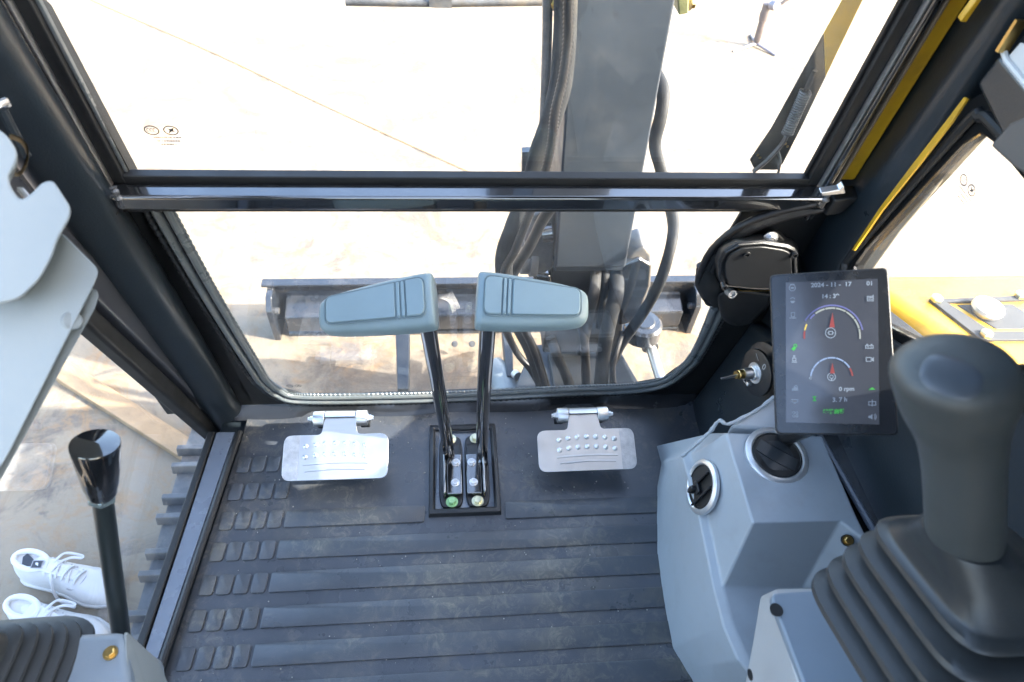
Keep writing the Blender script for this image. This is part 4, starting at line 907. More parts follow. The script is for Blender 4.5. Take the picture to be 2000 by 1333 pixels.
b = B(); b.loft([[Pw(x, y, -0.01) for x, y in ((1478, 470), (1500, 452), (1520, 448), (1535, 462), (1545, 478))], [Pw(x, y, -0.055) for x, y in ((1480, 476), (1500, 458), (1518, 454), (1530, 466), (1540, 480))]]); b.obj('mounting_ear', 'plastic', wm, bevel=0.003)
hexbolt(Pw(1504, 466, -0.057), -NW + Vector((0, -0.3, 0.3)), 0.0085, 0.006, 'nut', 'zinc', wm); 
b = B(); b.lathe(Pw(1501, 474, -0.066), -NW, [(0.0055, 0), (0.005, 0.003), (0, 0.004)], 16); b.obj('rivet', 'chrome', wm)
# lower half of the motor
lo_ = [(1398, 575), (1418, 568), (1470, 568), (1512, 575), (1500, 600), (1462, 636), (1430, 638), (1408, 622)]
b = B(); b.loft([[Pw(x, y, -0.01) for x, y in lo_], [Pw(x, y, -0.060) for x, y in lo_]]); b.obj('motor_body', 'black', wm, bevel=0.010, seg=3)
b = B(); c_ = Pw(1428, 573, -0.066); b.lathe(c_, (0.1, -0.8, 0.3), [(0.0075, -0.01), (0.0075, 0.006), (0.0045, 0.006), (0.0045, 0.002), (0, 0.002)], 18); b.obj('boss', 'zincdull', wm)
b = B(); b.tube([Pw(1441, 563, -0.073), Pw(1452, 569, -0.073), Pw(1505, 568, -0.073)], 0.001, 6, smooth=4); b.obj('wire_clip', 'brass', wm)
# harness looping round the corner of the glass
for k, (off, r) in enumerate(((0.0, 0.010), (0.010, 0.007), (-0.008, 0.006))):
    path = [(1600, 402), (1520, 420), (1450, 448), (1400, 490), (1378, 530), (1372, 560), (1388, 590)]
    hp = [Pw(x + off * 900, y + off * 500, -0.030 - 0.004 * k) for x, y in path]
    b = B(); b.tube(hp, (lambda r: (lambda t: r * (1 + 0.03 * math.sin(t * 420))))(r), 12, smooth=14)
    o = b.obj('wiring_harness', 'hoseb' if k else 'hose'); tag(o, ['thick wrapped cable, middle one of the bundle curving over the wiper motor', 'thin black cable, innermost of the bundle curving over the wiper motor', 'thin black cable, outermost of the bundle curving over the wiper motor'][k], 'cable', 'cables curving round the glass corner')
b = B(); b.loft([sring(Pw(1376, 520, -0.03), (1, 0, 0), NW, 0.014, 0.010, 2, 14), sring(Pw(1384, 552, -0.034), (1, 0, 0.3), NW, 0.024, 0.018, 2.3, 14), sring(Pw(1398, 566, -0.034), (1, 0, 0.5), NW, 0.026, 0.020, 2.1, 14), sring(Pw(1406, 590, -0.034), (1, 0, 0), NW, 0.020, 0.012, 2, 14)])
o = b.obj('tape_wrap', 'black'); tag(o, 'crumpled black tape wrap where the cables meet the glass edge', 'tape')

# ================================================================== RIGHT JOYSTICK and its box
M['pad2'] = mat('joystick_pad', (0.088, 0.100, 0.115), 0.34, bump=0.1, bscale=900)
jb = thing('control_box', 'light grey armrest box under the large joystick, lower right', 'armrest', Pz(1600, 1300, 0.45))
zb_ = 0.50
bp = [Pz(1500, 1152, zb_), Pz(1640, 1142, zb_), Pz(2150, 1125, zb_), Pz(2300, 1600, zb_), Pz(1620, 1500, zb_)]
inner = [Pz(1520, 1168, zb_ - 0.003), Pz(1640, 1150, zb_ - 0.003), Pz(2140, 1133, zb_ - 0.003), Pz(2260, 1600, zb_ - 0.02), Pz(1640, 1500, zb_ - 0.02)]
b = B(); b.loft([[Pz(1488, 1154, 0.37), bp[1] + Vector((0, 0.0, -0.13)), bp[2] + Vector((0, 0, -0.13)), bp[3] + Vector((0, 0, -0.13)), Pz(1415, 1500, 0.37)], bp]); b.obj('box', 'warm', jb, bevel=0.012, seg=4)
b = B(); pl_ = [Pz(1502, 1158, zb_ + 0.003), Pz(1640, 1150, zb_ + 0.003), Pz(2140, 1133, zb_ + 0.003), Pz(2260, 1500, zb_ + 0.003), Pz(1625, 1480, zb_ + 0.003)]
b.ext(rpoly(pl_, 0.012, 4), (0, 0, -0.012)); b.obj('top_plate', 'consoled', jb, bevel=0.004, seg=3)
b = B(); b.lathe(Pz(1516, 1192, zb_ + 0.0035), (0, 0, 1), [(0.0075, 0.001), (0.0065, 0.0005), (0.0055, -0.004), (0, -0.004)], 24); b.obj('screw_hole', 'black', jb)
b = B(); b.lathe(Pz(1466, 1318, 0.47), (-1, 0, 0), [(0.006, 0.0), (0.006, 0.001), (0, 0.001)], 18); b.obj('side_hole', 'black', jb)

js = thing('joystick', 'large grey rubber joystick with pleated boot in the lower right foreground', 'joystick', Pd(1890, 1240, 0.66), 'joysticks')
u = Vector((1, 0.02, -0.04)).normalized(); v = Vector((0.12, 0.93, -0.30)).normalized(); n_ = u.cross(v).normalized(); v = n_.cross(u)
# axis points, from boot top up to the head, follow the photo
base = Pd(1926, 1116, 0.590)
def boot_ring(c, ru, rv, e=4.5): return sring(c, u, v, ru, rv, e, 48)
b = B(); rings = []
# pleats
lv = [(0.000, 0.044, 0.044), ]
H0 = 0.0; top_c = Pd(1884, 1048, 0.548)
ax = (top_c - base)
rings.append(sring(top_c, u, v, 0.0300, 0.0300, 2.2, 48))
rings.append(sring(top_c - ax * 0.10, u, v, 0.0340, 0.0340, 2.5, 48))
rings.append(sring(base + ax * 0.45, u, v, 0.044, 0.047, 3.6, 48))
rings.append(sring(base + ax * 0.05, u, v, 0.060, 0.064, 5, 48))
c_ = base + Vector((0, 0, 0))
drop = -n_ * 0.0170 + Vector((-0.003, -0.005, 0))
sz = 0.060
for k in range(5):
    c0_ = base + drop * k
    o_ = sz + 0.0070 * k
    rings.append(sring(c0_ + drop * 0.02, u, v, o_ + 0.0035, o_ + 0.0065, 5.5, 48))
    rings.append(sring(c0_ + drop * 0.16, u, v, o_ + 0.0095, o_ + 0.0125, 5.5, 48))
    rings.append(sring(c0_ + drop * 0.42, u, v, o_ + 0.0100, o_ + 0.0130, 5.5, 48))
    rings.append(sring(c0_ + drop * 0.52, u, v, o_ + 0.0070, o_ + 0.0095, 5.5, 48))
    rings.append(sring(c0_ + drop * 0.80, u, v, o_ - 0.0030, o_ - 0.0010, 5.5, 48))
b.loft(rings); b.obj('pleated_boot', 'boot', js, angle=50)
# grip: neck then bulbous head leaning to the left and forward
gp = [(1884, 1075, 0.556, 0.0270, 0.0270), (1884, 1040, 0.545, 0.0280, 0.0275), (1883, 980, 0.520, 0.0270, 0.0270), (1881, 900, 0.497, 0.0262, 0.0275), (1876, 840, 0.482, 0.0285, 0.0300), (1870, 800, 0.472, 0.0350, 0.0345), (1868, 770, 0.465, 0.0395, 0.0368), (1866, 745, 0.458, 0.0400, 0.0372), (1864, 725, 0.450, 0.0405, 0.0355), (1863, 712, 0.444, 0.0350, 0.0310), (1862, 704, 0.441, 0.0250, 0.0225), (1862, 700, 0.4395, 0.012, 0.011)]
rings = []
P_ = [Pd(x, y, d) for x, y, d, _, _ in gp]
for i, (x, y, d, ru, rv) in enumerate(gp):
    t_ = (P_[min(i + 1, len(P_) - 1)] - P_[max(i - 1, 0)]).normalized()
    if i >= 6: t_ = (t_ * 0.3 + (n_ + Vector((-0.15, -0.15, 0))).normalized() * 0.7).normalized()
    a = (u - t_ * u.dot(t_)).normalized(); b2 = t_.cross(a)
    rings.append(sring(P_[i], a, b2, ru * 0.98, rv * 0.98, 2.15, 40))
b = B(); b.loft(rings); g = b.obj('grip', 'stick', js, sub=2); g.data.set_sharp_from_angle(angle=R_(180))
# smooth inset pad on top of the head, laid on the surface of the grip
from mathutils.bvhtree import BVHTree
bpy.context.view_layer.update(); dg_ = bpy.context.evaluated_depsgraph_get(); ge = g.evaluated_get(dg_); gm_ = ge.to_mesh()
off_ = BASE[g.name]; tree = BVHTree.FromPolygons([v_.co + off_ for v_ in gm_.vertices], [tuple(p_.vertices) for p_ in gm_.polygons]); ge.to_mesh_clear()
def on_grip(px, py, lift):
    d_ = ray(px, py).normalized(); h_, nn_, _, _ = tree.ray_cast(EYE, d_)
    return (h_ + (nn_ if nn_.dot(d_) < 0 else -nn_) * lift) if h_ else None
def grip_patch(name, cx_, cy_, rx, ry, e, rot, lift, m):
    rings = []
    for q in (1.0, 0.93, 0.7, 0.4, 0.1):
        rg_ = []
        for k in range(32):
            a = 2 * PI * k / 32; x = rx * q * math.copysign(abs(math.cos(a)) ** (2 / e), math.cos(a)); y = ry * q * math.copysign(abs(math.sin(a)) ** (2 / e), math.sin(a))
            p_ = on_grip(cx_ + x * math.cos(rot) - y * math.sin(rot), cy_ + x * math.sin(rot) + y * math.cos(rot), -0.0004 if q == 1.0 else lift)
            if p_ is None: return None
            rg_.append(p_)
        rings.append(rg_)
    b = B(); b.loft(rings, cap0=False); return b.obj(name, m, js, angle=60)
grip_patch('top_pad', 1858, 738, 66, 40, 2.6, 0.35, 0.0003, 'pad2')

# ================================================================== LEFT SIDE: tilted pale console, latch, lever, boot
lc = thing('tilted_console', 'pale blue-grey raised console arm at the left edge, with rounded corner and notch', 'armrest', Pd(60, 600, 0.62))
LD = ray(40, 560).normalized()
def slab(pts, d0, d1, r, name, m, par, bev=0.006, seg=4, sh=0):
    a = rpoly([Pd(x, y, d0) for x, y in pts], r, 6); 
    c_ = rpoly([Pd(x, y, d0) + ray(x, y).normalized() * 0 + LD * (d1 - d0) for x, y in pts], r, 6)
    b = B(); b.loft([a, c_]); return b.obj(name, m, par, bevel=bev, seg=seg)
slab([(-220, 460), (60, 470), (112, 446), (194, 528), (186, 552), (8, 905), (-220, 1200)], 0.585, 0.66, 0.014, 'body', 'armrest', lc, 0.010)
slab([(-220, 470), (60, 480), (122, 548), (194, 568), (188, 598), (6, 930), (-240, 1300)], 0.60, 0.70, 0.006, 'lower_shell', 'armrest', lc, 0.006)
top_pts = [(-220, 160), (-30, 230), (18, 268), (36, 300), (30, 325), (16, 345), (22, 368), (40, 392), (60, 380), (84, 355), (104, 352), (139, 405), (138, 425), (113, 470), (104, 500), (80, 545), (40, 585), (0, 595), (-220, 590)]
b = B(); A_ = [Pd(x, y, 0.545) for x, y in top_pts]; c_ = [Pd(x, y, 0.545) + LD * 0.05 for x, y in top_pts]
b.loft([rpoly(A_, 0.006, 4), rpoly(c_, 0.006, 4)]); b.obj('top_cover', 'armrest', lc, bevel=0.009, seg=6, angle=50)
b = B(); cp = Pd(141, 627, 0.588); b.lathe(cp, -ray(141, 627) + Vector((0.3, 0, 0)), [(0.0080, -0.012), (0.0080, 0.001), (0.0070, 0.0025), (0, 0.003)], 26); b.obj('plug', 'armrest', lc)
la = thing('latch_spring', 'curved brass-coloured latch strip in the notch of the pale console', 'latch', Pd(40, 320, 0.58))
b = B(); cpx = [(22, 262), (44, 272), (56, 292), (52, 320), (38, 338), (20, 336)]
cv = catmull([Pd(x, y, 0.572) for x, y in cpx], 6); dd = LD * 0.022; 
b.loft([cv, [p + dd for p in cv], [p + dd + Vector((-0.0018, 0, 0)) for p in cv], [p + Vector((-0.0018, 0, 0)) for p in cv]], closed=False); b.obj('strip', 'brass', la)
b = B(); b.ext([Pd(32, 366, 0.566), Pd(44, 366, 0.566), Pd(62, 386, 0.566), Pd(54, 394, 0.566)], LD * 0.02); b.obj('catch', 'zinc', la, bevel=0.001)
b = B(); b.tube([Px(-5, 205, -0.45), Px(10, 198, -0.45), Px(14, 208, -0.45)], 0.004, 8); b.obj('hook', 'zinc', la)
b = B(); b.tube([Px(5, 215, -0.452), Px(20, 245, -0.452), Px(52, 306, -0.452)], 0.005, 8); b.obj('gas_strut_end', 'cab', cab)
# black lever with tapered knob
sl = thing('safety_lever', 'black lever with tapered glossy knob, in front of the door glass', 'lever', Pd(245, 1260, 0.80))
k_top, k_bot, r_bot = Pd(185, 866, 0.655), Pd(199, 968, 0.690), Pd(236, 1235, 0.80)
axk = (k_top - k_bot).normalized()
b = B(); L0 = (k_top - k_bot).length
b.lathe(k_bot, axk, [(0.0125, 0), (0.0140, 0.003), (0.0145, 0.010), (0.0150, 0.0101), (0.0165, 0.016), (0.0222, L0 * 0.97), (0.0215, L0 * 0.995), (0.0195, L0), (0, L0 + 0.0015)], 40); b.obj('knob', 'rod', sl)
b = B(); b.lathe(k_bot - axk * 0.0062, axk, [(0.0128, 0), (0.0135, 0.001), (0.0135, 0.006), (0.0125, 0.007), (0.005, 0.007)], 6); b.obj('lock_nut', mat('lock_nut_steel', (0.50, 0.62, 0.62), 0.25, metal=0.8), sl)
b = B(); b.tube([k_bot - axk * 0.005, r_bot, r_bot + (r_bot - k_bot) * 0.5], 0.0100, 18); b.obj('rod', mat('lever_rod_satin', (0.02, 0.028, 0.03), 0.3, coat=0.3, coatr=0.2), sl)
# lower left box and its boot
lb2 = thing('left_control_box', 'blue-grey control box with bolt at the lower left corner of the picture', 'box', Pz(200, 1330, 0.42))
zl = 0.47
tp = [Pz(-200, 1240, zl), Pz(150, 1236, zl), Pz(243, 1232, zl), Pz(262, 1420, zl), Pz(-200, 1500, zl)]
b = B(); b.loft([[p + Vector((0, 0.01, -0.13)) for p in tp], tp]); b.obj('box', 'consoled', lb2, bevel=0.010, seg=4)
sp = [Pz(240, 1232, zl - 0.002), Pz(252, 1236, zl - 0.004), Pz(300, 1345, zl - 0.05), Pz(312, 1420, zl - 0.06), Pz(250, 1420, zl - 0.004)]
b = B(); b.ext(sp, (-0.002, 0.004, -0.10)); b.obj('side_cheek', 'armrest', lb2, bevel=0.008, seg=4)
hexbolt(Pz(216, 1276, zl + 0.001), (0, 0, 1), 0.0052, 0.004, 'bolt', 'brass', lb2)
jl = thing('pleated_boot', 'dark pleated rubber joystick boot cut off by the lower left corner', 'boot', Pd(-20, 1300, 0.72), 'joystick boots')
u = Vector((1, 0, 0.05)).normalized(); v = Vector((-0.35, 0.9, -0.1)).normalized(); n_ = u.cross(v).normalized(); v = n_.cross(u)
base = Pd(-82, 1318, 0.66); drop = (-n_ + Vector((0.1, -0.1, 0))) * 0.011
rings = [sring(base + n_ * 0.05, u, v, 0.025, 0.025, 3, 40), sring(base, u, v, 0.036, 0.042, 4, 40)]
for k in range(6):
    c0_ = base + drop * k; o_ = 0.036 + 0.0075 * k
    for f_, a in ((0.02, 0.0035), (0.18, 0.008), (0.45, 0.0085), (0.55, 0.006), (0.82, 0.0)): rings.append(sring(c0_ + drop * f_, u, v, o_ + a, o_ + a + 0.008, 4.5, 40))
b = B(); b.loft(rings); b.obj('boot', 'boot', jl, angle=50)

# ================================================================== OUTSIDE: boom, swing post, hoses
XB = 0.32; YBm = 1.22
bo = thing('boom', 'dark blue-grey excavator boom rising just outside the front window', 'boom', (0.33, 1.25, 0.15))
Lb, Rb = [], []
for (yl, xl, xr) in ((524, 1084, 1222), (400, 1089, 1243), (250, 1100, 1272), (120, 1109, 1297), (0, 1117, 1320), (-160, 1128, 1350)):
    Lb.append(Py(xl, yl, YBm)); Rb.append(Py(xr, yl, YBm))
# straight tapered box girder, back face towards the cab
top = 1.75
l0, l1 = Lb[0], Lb[-1]; r0, r1 = Rb[0], Rb[-1]
def ext_(a, c, z): return a + (c - a) * ((z - a.z) / (c.z - a.z))
l2, r2 = ext_(l0, l1, top), ext_(r0, r1, top)
dpt = Vector((0, 0.20, 0))
b = B(); rings = [[l0, r0, r0 + Vector((0, 0.10, 0)), l0 + Vector((0, 0.10, 0))], [l0.lerp(l2, .1), r0.lerp(r2, .1), r0.lerp(r2, .1) + dpt * 0.9, l0.lerp(l2, .1) + dpt * 0.9], [l2, r2, r2 + dpt * 1.1, l2 + dpt * 1.1], [l2 + Vector((0, 0.35, 0.5)), r2 + Vector((0, 0.35, 0.5)), r2 + Vector((0, 0.55, 0.32)), l2 + Vector((0, 0.55, 0.32))], [l2 + Vector((0, 1.6, 0.62)), r2 + Vector((0, 1.6, 0.62)), r2 + Vector((0, 1.6, 0.42)), l2 + Vector((0, 1.6, 0.42))]]
b.loft(rings); b.obj('girder', 'boom', bo, bevel=0.006)
# lower lip and pivot casting
b = B(); b.ext([Py(1080, 505, YBm + 0.02), Py(1225, 505, YBm + 0.02), Py(1222, 530, YBm + 0.02), Py(1085, 530, YBm + 0.02)], (0, 0.03, -0.005)); b.obj('lower_lip', 'boom', bo, bevel=0.004)
for pts, dpt_, m in (([(1042, 420), (1084, 405), (1082, 525), (1060, 538), (1028, 532), (1024, 470)], 0.10, 'cast'), ([(1224, 508), (1240, 490), (1260, 482), (1271, 498), (1274, 535), (1262, 562), (1240, 572), (1224, 548)], 0.08, 'cast')):
    b = B(); b.ext([Py(x, y, YBm + 0.03) for x, y in pts], (0, dpt_, 0)); b.obj('pivot_cheek', m, bo, bevel=0.008, seg=3)
b = B(); b.lathe(Py(1032, 500, YBm + 0.07) + Vector((0.02, 0, 0)), (-1, 0, 0), [(0.050, 0), (0.052, 0.004), (0.052, 0.018), (0.046, 0.020), (0.046, 0.040), (0.036, 0.044), (0, 0.044)], 36); b.obj('pivot_boss', 'cast', bo)
b = B(); b.lathe(Py(1240, 515, YBm + 0.07), (1, 0, 0), [(0.046, 0), (0.048, 0.004), (0.048, 0.020), (0.040, 0.024), (0, 0.026)], 36); b.obj('pivot_boss', 'cast', bo)
b = B(); b.tube([Py(1058, 455, YBm + 0.03), Py(1078, 452, YBm + 0.03)], 0.024, 16); b.obj('pin', 'gloss', bo)
# lower boom cylinder shaft region: dark gap with rods
swp = thing('swing_post', 'dark swing post casting under the boom foot, crowded with hoses', 'bracket', (0.36, 1.25, -0.3))
b = B(); b.loft([[Py(1078, 528, 1.26), Py(1228, 528, 1.26), Py(1228, 528, 1.26) + Vector((0, 0.1, 0)), Py(1078, 528, 1.26) + Vector((0, 0.1, 0))], [Py(1060, 690, 1.30), Py(1212, 690, 1.30), Py(1212, 690, 1.30) + Vector((0, 0.1, 0)), Py(1060, 690, 1.30) + Vector((0, 0.1, 0))]]); b.obj('post', 'black', swp, bevel=0.006)
for pts, y0 in (([(1208, 520), (1250, 505), (1275, 520), (1272, 560), (1245, 630), (1208, 640)], 1.24), ([(1040, 535), (1078, 540), (1080, 620), (1050, 600)], 1.25)):
    b = B(); b.ext([Py(x, y, y0) for x, y in pts], (0, 0.10, 0)); b.obj('bracket_arm', 'gloss', swp, bevel=0.01, seg=3)
# base casting plates that widen towards the cab
zpl = -0.36
b = B(); b.ext([Pz(1040, 672, zpl), Pz(1205, 672, zpl), Pz(1262, 770, zpl), Pz(1000, 770, zpl)], (0, 0, -0.06)); b.obj('deck_plate', 'boom', swp, bevel=0.006)
b = B(); b.ext([Pz(1070, 690, zpl + 0.01), Pz(1190, 690, zpl + 0.01), Pz(1200, 775, zpl + 0.01), Pz(1085, 775, zpl + 0.01)], (0, 0, -0.05)); b.obj('hose_tunnel', 'black', swp, bevel=0.006)
for x in (1083, 1100, 1117, 1134, 1151):
    for y in (662, 672):
        hexbolt(Pz(x, y, -0.30), (0, -0.5, 0.8), 0.006, 0.006, 'bolt', 'zincdull', swp)
b = B(); b.box((Pz(1120, 668, -0.32)), (0.13, 0.05, 0.03)); b.obj('bolt_plate', 'black', swp, bevel=0.003)

def hose(path, r, label, m='hose', rib=0.0, per=0.006, flat=1.0, group='hydraulic hoses along the boom', cat='hose', n=14):
    P_ = [Py(x, y, yy) for x, y, yy in path]; c_ = catmull(P_, 14)
    # resample evenly
    L_ = [0]
    for a, b2 in zip(c_, c_[1:]): L_.append(L_[-1] + (b2 - a).length)
    step = per / 2.0 if rib else 0.012; k = max(8, int(L_[-1] / step)); out = []; j = 0
    for i in range(k + 1):
        s = L_[-1] * i / k
        while j < len(L_) - 2 and L_[j + 1] < s: j += 1
        f_ = (s - L_[j]) / max(1e-9, L_[j + 1] - L_[j]); out.append(c_[j].lerp(c_[j + 1], min(1, f_)))
    cnt = [0]
    rings = []; prev = Vector((0, -1, 0))
    for i, p in enumerate(out):
        t = (out[min(i + 1, k)] - out[max(i - 1, 0)]).normalized(); a = (prev - t * prev.dot(t)).normalized(); prev = a; b2 = t.cross(a)
        wv = 1 + 0.10 * mathutils.noise.noise(p * 14) if not rib else 1
        q = r * wv * (1 + (rib if i % 2 else 0)); tw = 0.5 * mathutils.noise.noise(p * 6 + Vector((3, 1, 2))) if flat != 1 else 0
        rings.append([p + a * (q * flat * math.cos(2 * PI * z / n + tw)) + b2 * (q * math.sin(2 * PI * z / n + tw)) for z in range(n)])
    b = B(); b.loft(rings); o = b.obj('hose', m, angle=60); return tag(o, label, cat, group)
hose([(1104, -140, 1.18), (1105, 0, 1.18), (1102, 90, 1.17), (1094, 170, 1.16), (1076, 235, 1.15), (1052, 300, 1.15), (1036, 370, 1.14), (1006, 440, 1.12), (988, 490, 1.12), (985, 540, 1.13), (1000, 610, 1.16), (1040, 690, 1.2), (1062, 760, 1.2)], 0.0205, 'wide flat sleeved hose bundle hanging along the left side of the boom', flat=0.45)
hose([(1112, -140, 1.14), (1110, 20, 1.14), (1109, 80, 1.14), (1100, 150, 1.13), (1084, 220, 1.12), (1076, 290, 1.12), (1058, 360, 1.11), (1030, 430, 1.10), (1006, 490, 1.10), (985, 540, 1.11), (1012, 620, 1.13), (1040, 680, 1.14), (1062, 748, 1.14), (1070, 800, 1.14)], 0.0078, 'thin corrugated conduit lying on the wide hose bundle left of the boom', 'hoseb', rib=0.22, per=0.0075)
hose([(1085, 395, 1.13), (1060, 430, 1.14), (1035, 480, 1.15), (1010, 520, 1.16), (990, 560, 1.17)], 0.012, 'short black hose just right of the thin conduit at the boom foot', 'hoseb')
hose([(1240, 60, 1.50), (1268, 120, 1.46), (1294, 172, 1.38), (1291, 225, 1.34), (1279, 280, 1.33), (1290, 330, 1.31), (1307, 395, 1.28), (1315, 440, 1.23), (1308, 490, 1.17), (1285, 560, 1.15), (1250, 620, 1.18), (1215, 670, 1.2), (1196, 710, 1.2)], 0.0150, 'thick sleeved hose swinging out to the right of the boom', flat=0.7)
hose([(1166, 505, 1.28), (1164, 540, 1.24), (1160, 575, 1.20), (1150, 620, 1.2), (1140, 670, 1.2), (1135, 690, 1.2)], 0.014, 'sleeved hose under the boom foot, third from the right', flat=0.5)
hose([(1180, 505, 1.28), (1183, 540, 1.25), (1183, 570, 1.22), (1178, 600, 1.21), (1172, 640, 1.2)], 0.011, 'narrow ribbed hose under the boom foot between two wider ones', flat=0.8, rib=0.06)
hose([(1200, 505, 1.29), (1204, 540, 1.25), (1203, 575, 1.19), (1192, 620, 1.16), (1180, 680, 1.14), (1176, 720, 1.13), (1172, 775, 1.13)], 0.0185, 'thickest ribbed hose running down the middle of the swing post', flat=0.8, rib=0.03, per=0.005)
hose([(1215, 650, 1.2), (1203, 690, 1.14), (1196, 720, 1.12), (1200, 775, 1.12)], 0.008, 'thin black hose hugging the right of the thickest ribbed hose', 'hoseb')
hose([(1075, 660, 1.2), (1090, 700, 1.18), (1108, 740, 1.16), (1118, 780, 1.15)], 0.014, 'black hose slanting over the left half of the deck plate', 'hose', flat=0.8)
hose([(1128, 610, 1.22), (1140, 660, 1.20), (1144, 720, 1.18), (1146, 775, 1.17)], 0.013, 'dark hose sunk in the tunnel left of the thickest hose', 'hoseb')
hose([(985, 640, 1.25), (1010, 690, 1.24), (1035, 720, 1.22), (1050, 745, 1.21)], 0.010, 'dark hose curving under the right lever handle', 'hoseb')
# pipe, fittings and clamps beside the boom
b = B(); pth = [Py(1069, -120, 1.26), Py(1069, 40, 1.26), Py(1066, 150, 1.26), Py(1062, 240, 1.26)]
b.tube(pth, 0.0095, 12, smooth=6); tag(b.obj('pipe', 'cast'), 'thin grey steel pipe running up left of the boom hoses', 'pipe')
ft = thing('hose_fitting', 'pale green threaded hose coupling left of the boom', 'fitting', Py(1092, 110, 1.2))
fa, fb_ = Py(1096, 60, 1.2), Py(1090, 172, 1.2); fx = (fb_ - fa).normalized()
b = B(); b.lathe(fa, fx, [(0.011, 0), (0.011, 0.035), (0.015, 0.036), (0.015, 0.052), (0.0105, 0.054), (0.0105, 0.075)], 6); b.obj('coupling_nut', 'zincdull', ft)
b = B(); Lf = (fb_ - fa).length; b.lathe(fa + fx * 0.075, fx, [(0.0125, 0), (0.0135, 0.004), (0.0135, Lf - 0.08), (0.010, Lf - 0.075)], 18); b.obj('ferrule', mat('pale_ferrule', (0.55, 0.62, 0.60), 0.35, metal=0.5), ft)
for x0, x1, lbl in ((1084, 1112, 'brass-coloured clamp block at the upper left edge of the boom'), (1322, 1346, 'brass-coloured clamp block at the upper right edge of the boom')):
    t = thing('clamp_block', lbl, 'clamp', Py((x0 + x1) / 2, 15, 1.22), 'clamp blocks at the top of the boom')
    b = B(); b.ext([Py(x0, -20, 1.24), Py(x1, -20, 1.24), Py(x1 - 1, 27, 1.24), Py(x0 + 4, 31, 1.24)], (0, 0.06, 0)); b.obj('block', 'brassd', t, bevel=0.003)
    c_ = Py(x0 - 1 if x0 < 1200 else x1 + 1, 8, 1.26); hexbolt(c_, (-1 if x0 < 1200 else 1, 0, 0), 0.008, 0.008, 'bolt', 'brass', t)
b = B(); b.tube([Py(675, 2, 1.9), Py(860, 5, 1.9), Py(1072, 2, 1.9)], 0.013, 12); b.box(Py(860, 0, 1.9), (0.06, 0.03, 0.03)); tag(b.obj('steel_pipe', 'cast'), 'dusty horizontal steel pipe at the top edge, left of the boom', 'pipe')
b = B(); b.ext([Py(1020, 298, 1.3), Py(1040, 297, 1.3), Py(1040, 420, 1.3), Py(1018, 420, 1.3)], (0, 0.02, 0)); tag(b.obj('bracket_plate', 'cast'), 'narrow grey bracket plate showing left of the wide hose bundle', 'bracket')
b = B(); b.lathe(Py(990, 522, 1.2), (0, -1, 0.3), [(0.012, 0), (0.012, 0.02), (0, 0.021)], 18); tag(b.obj('plug', 'red'), 'small red plug peeking out behind the conduit', 'plug')
# swing cylinder on the right: round boss with chrome rod
sc_ = thing('swing_cylinder', 'grey swing cylinder with shiny rod, right of the swing post', 'cylinder', Pz(1260, 640, -0.25))
b = B(); b.lathe(Pz(1258, 628, -0.20) + Vector((0, 0, -0.06)), (0, 0, 1), [(0.052, 0), (0.058, 0.004), (0.058, 0.05), (0.050, 0.058), (0.034, 0.060), (0.030, 0.064), (0, 0.064)], 40); b.obj('eye', 'blade', sc_)
b = B(); b.tube([Pz(1265, 660, -0.28), Pz(1296, 760, -0.30)], 0.016, 20); b.obj('rod', 'chrome', sc_)
b = B(); b.tube([Pz(1262, 650, -0.275), Pz(1270, 680, -0.28)], 0.026, 20); b.obj('gland', 'cast', sc_)
b = B(); b.loft([[Pz(1205, 655, -0.24), Pz(1225, 600, -0.22), Pz(1240, 600, -0.22), Pz(1240, 670, -0.24)], [Pz(1205, 655, -0.30), Pz(1225, 600, -0.30), Pz(1240, 600, -0.30), Pz(1240, 670, -0.30)]]); b.obj('link', 'gloss', sc_, bevel=0.006)

# ================================================================== DOZER BLADE
bl = thing('dozer_blade', 'long glossy grey dozer blade lying across behind the lever handles', 'blade', (0.14, 1.85, -0.6))
yb0 = 1.86
def bp_(px, py): return Py(px, py, yb0)
xl_, xr_ = bp_(520, 555).x, bp_(1368, 545).x
zt_ = bp_(940, 552).z; zb2 = bp_(940, 655).z
H_ = zt_ - zb2
# profile in (dy, z): curved plate seen from behind, with a square tube and round tube
prof = [(-0.015, zt_ - 0.013), (-0.020, zt_ - 0.045), (-0.005, zt_ - 0.11), (0.0, zt_ - 0.20), (0.03, zb2 - 0.02)]
back = catmull([Vector((0, yb0 + 0.03 + y, z)) for y, z in prof], 6)
def row(x, off): return [Vector((x, p.y + off, p.z)) for p in back]
b = B(); b.loft([row(xl_ + 0.01, 0) + row(xl_ + 0.01, 0.02)[::-1], row(xr_ - 0.01, 0) + row(xr_ - 0.01, 0.02)[::-1]]); b.obj('mouldboard', 'blade', bl)
b = B(); b.ext([Vector((xl_ - 0.02, yb0 - 0.005, zt_)), Vector((xr_ + 0.01, yb0 - 0.005, zt_)), Vector((xr_ + 0.01, yb0 + 0.030, zt_ + 0.001)), Vector((xl_ - 0.02, yb0 + 0.030, zt_ + 0.001))], (0, 0, -0.012)); b.obj('top_flange', 'blade', bl, bevel=0.003)
zm_ = zt_ - 0.125
b = B(); b.loft([[Vector((x, yb0 - 0.065, zm_ + 0.020)), Vector((x, yb0 + 0.03, zm_ + 0.055)), Vector((x, yb0 + 0.03, zm_ - 0.06)), Vector((x, yb0 - 0.065, zm_ - 0.06))] for x in (xl_ + 0.05, xr_ - 0.05)]); b.obj('box_beam', 'blade', bl, bevel=0.010, seg=3)
b = B(); b.tube([Vector((xl_ + 0.05, yb0 - 0.03, zm_ - 0.09)), Vector((xr_ - 0.05, yb0 - 0.03, zm_ - 0.09))], 0.028, 20); b.obj('lower_tube', 'blade', bl)
